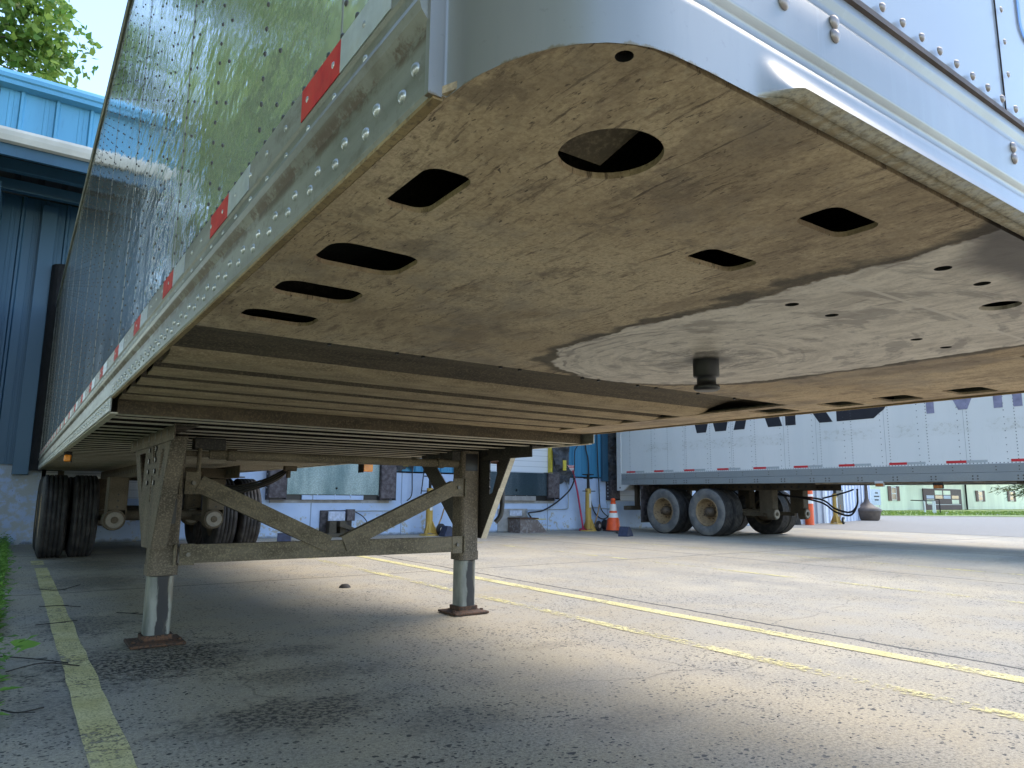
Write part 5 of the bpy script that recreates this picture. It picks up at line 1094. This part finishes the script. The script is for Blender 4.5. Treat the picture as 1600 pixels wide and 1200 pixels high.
# pine branch hanging beyond the far trailer
P_ = thing('pine_tree', 'drooping pine tree branches before the green house', 'tree', (66.5, 21.5, 0))
rnd = random.Random(5); V = []; Fc = []
br = MB(); br.tube([(0, 0, 0), (.1, 0, 4), (0, 0, 9)], [.3, .22, .06], 10)
for i in range(70):
    a = rnd.uniform(0, 6.28); z = rnd.uniform(1.9, 8.6); L_ = (1-(z-1)/9.5)*rnd.uniform(3.0, 4.8); tip = Vector((cos(a)*L_, sin(a)*L_, z-rnd.uniform(.4, 1.2))); base = Vector((0, 0, z)); br.tube([base, (base+tip)/2+Vector((0, 0, .2)), tip], [.05, .03, .01], 5)
    for k in range(90):
        t = rnd.uniform(.25, 1); p = base.lerp(tip, t)+Vector((rnd.gauss(0, .18), rnd.gauss(0, .18), rnd.gauss(-.08, .12)))
        d = Vector((rnd.gauss(cos(a), .6), rnd.gauss(sin(a), .6), rnd.gauss(-.4, .4))).normalized()*.38; w2 = d.orthogonal().normalized()*.035; q = len(V); V += [p-w2, p+w2, p+d+w2*.3, p+d-w2*.3]; Fc.append((q, q+1, q+2, q+3))
me = D.meshes.new('crown'); me.from_pydata([tuple(v) for v in V], [], Fc); me.materials.append(PINE); o = D.objects.new('crown', me); COL.objects.link(o); o.parent = P_
br.build('trunk', BARK, P_, fix=False)
# weeds at the edge of the concrete
rnd = random.Random(9); V = []; Fc = []
def leafblade(p, d, L_, w2):
    q = len(V); s = d.cross(Vector((0, 0, 1))); s = s.normalized()*w2 if s.length > 1e-3 else Vector((w2, 0, 0)); m1 = p+d*L_*.5; m2 = p+d*L_*.82+Vector((0, 0, -L_*.08)); e = p+d*L_+Vector((0, 0, -L_*.2))
    V.extend([p, m1+s, e, m1-s]); Fc.append((q, q+1, q+2, q+3))
for i in range(1700):
    y = rnd.uniform(3.1, 12.9)**1; x = -.31-abs(rnd.gauss(0, .07)); 
    if rnd.random() < .25: x -= rnd.uniform(0, .5)
    if sin(y*5.1)+sin(y*2.3+1)+rnd.uniform(-1, 1) < -.5: continue
    h = rnd.uniform(.04, .25); base = Vector((x, y, 0)); lean = Vector((rnd.gauss(.25, .3), rnd.gauss(0, .3), 1)).normalized()
    for k in range(5):
        p = base+lean*h*(k/5+.05); a = rnd.uniform(0, 6.28); d = Vector((cos(a), sin(a), rnd.uniform(.1, .9))).normalized(); leafblade(p, d, rnd.uniform(.04, .08), rnd.uniform(.008, .015))
for i in range(2500):
    y = rnd.uniform(-3, 13); x = -.6-rnd.random()**1.5*5; base = Vector((x, y, 0)); a = rnd.uniform(0, 6.28); leafblade(base, Vector((cos(a)*.4, sin(a)*.4, 1)).normalized(), rnd.uniform(.1, .3), .012)
me = D.meshes.new('weeds'); me.from_pydata([tuple(v) for v in V], [], Fc); me.materials.append(WEED); o = D.objects.new('weeds', me); COL.objects.link(o); tag(o, 'bright green weeds along the left edge of the concrete', 'weeds', None, 'stuff')
# lawn tufts in the distance
V = []; Fc = []
for i in range(9000):
    t = rnd.random(); u = rnd.random()**1.5; x = 35+t*40; y = 19.2-t*12+u*9; leafblade(Vector((x, y, .02)), Vector((rnd.gauss(0, .4), rnd.gauss(0, .4), 1)).normalized(), rnd.uniform(.06, .16), .03)
me = D.meshes.new('lawn_grass'); me.from_pydata([tuple(v) for v in V], [], Fc); me.materials.append(GRASS); o = D.objects.new('lawn_grass', me); COL.objects.link(o); tag(o, 'bright mown grass in front of the green house', 'grass', None, 'stuff')
# twigs, leaf, pebbles
for pts, lab in (([(-.03, 7.2), (.1, 7.0), (.27, 7.36)], 'dark twig on the yellow line nearest the near trailer tyres'), ([(-.06, 6.11), (.06, 6.05), (.18, 5.96)], 'straight twig beside the weeds, second from the tyres'), ([(-.10, 5.3), (.0, 5.28), (.12, 5.36)], 'short twig left of the yellow line between two longer twigs'),
                 ([(-.28, 4.42), (-.13, 4.22), (.0, 4.07)], 'forked twig beside the fallen green leaf'), ([(-.25, 3.35), (-.2, 3.25), (-.12, 3.3)], 'small dark twig at the bottom left corner'), ([(.36, 5.56), (.42, 5.45), (.50, 5.38)], 'short twig behind the left landing leg'), ([(-.24, 4.02), (-.1, 4.10), (.04, 3.98)], 'long bent twig just below the fallen green leaf')):
    m = MB(); p3 = [(x, y, .008+.006*(i % 2)) for i, (x, y) in enumerate(pts)]; m.tube(smooth_path(p3, 4), .0028, 6)
    q = Vector(p3[1]); m.tube([q, q+Vector((.05, -.05, .006))], .0016, 5); m.build('twig', TWIG, None, lab, 'twig', 'fallen twigs')
m = MB(); pts = [(-.5, 0), (-.3, .13), (0, .19), (.3, .12), (.5, 0), (.3, -.12), (0, -.19), (-.3, -.13)]
m.add([(x*.11, y*.11, .02+.02*(x*x)*4*(1 if x > 0 else .3)) for x, y in pts]+[(0, 0, .015)], [(i, (i+1) % 8, 8) for i in range(8)], 0, True)
o = m.build('fallen_leaf', WEED, None, 'single green leaf lying on the concrete by the weeds', 'leaf', fix=False); o.location = (-.185, 4.38, .05); o.scale = (1.25,)*3; o.rotation_euler = (rad(58), .25, .35)
m = MB(); m.lathe((2.18, 6.08, 0), (0, 0, 1), [(0, .03), (.03, .028), (.05, .01), (.055, 0)], 8); m.build('debris_clod', TWIG, None, 'small dark clod on the bare concrete between the landing legs', 'debris')
# light scatter of small stones
rnd = random.Random(21); m = MB()
for i in range(700):
    y = rnd.uniform(.9, 9); x = rnd.uniform(-.3, 7); s = rnd.uniform(.0012, .0045); m.dome((x, y, 0), (rnd.gauss(0, .2), rnd.gauss(0, .2), 1), s, s*.9, 5)
m.build('grit', M_basic('dark grit', (.06, .055, .05), .8, 0, .5, 30), None, 'dark grit scattered over the concrete yard', 'grit', None, 'stuff', fix=False)
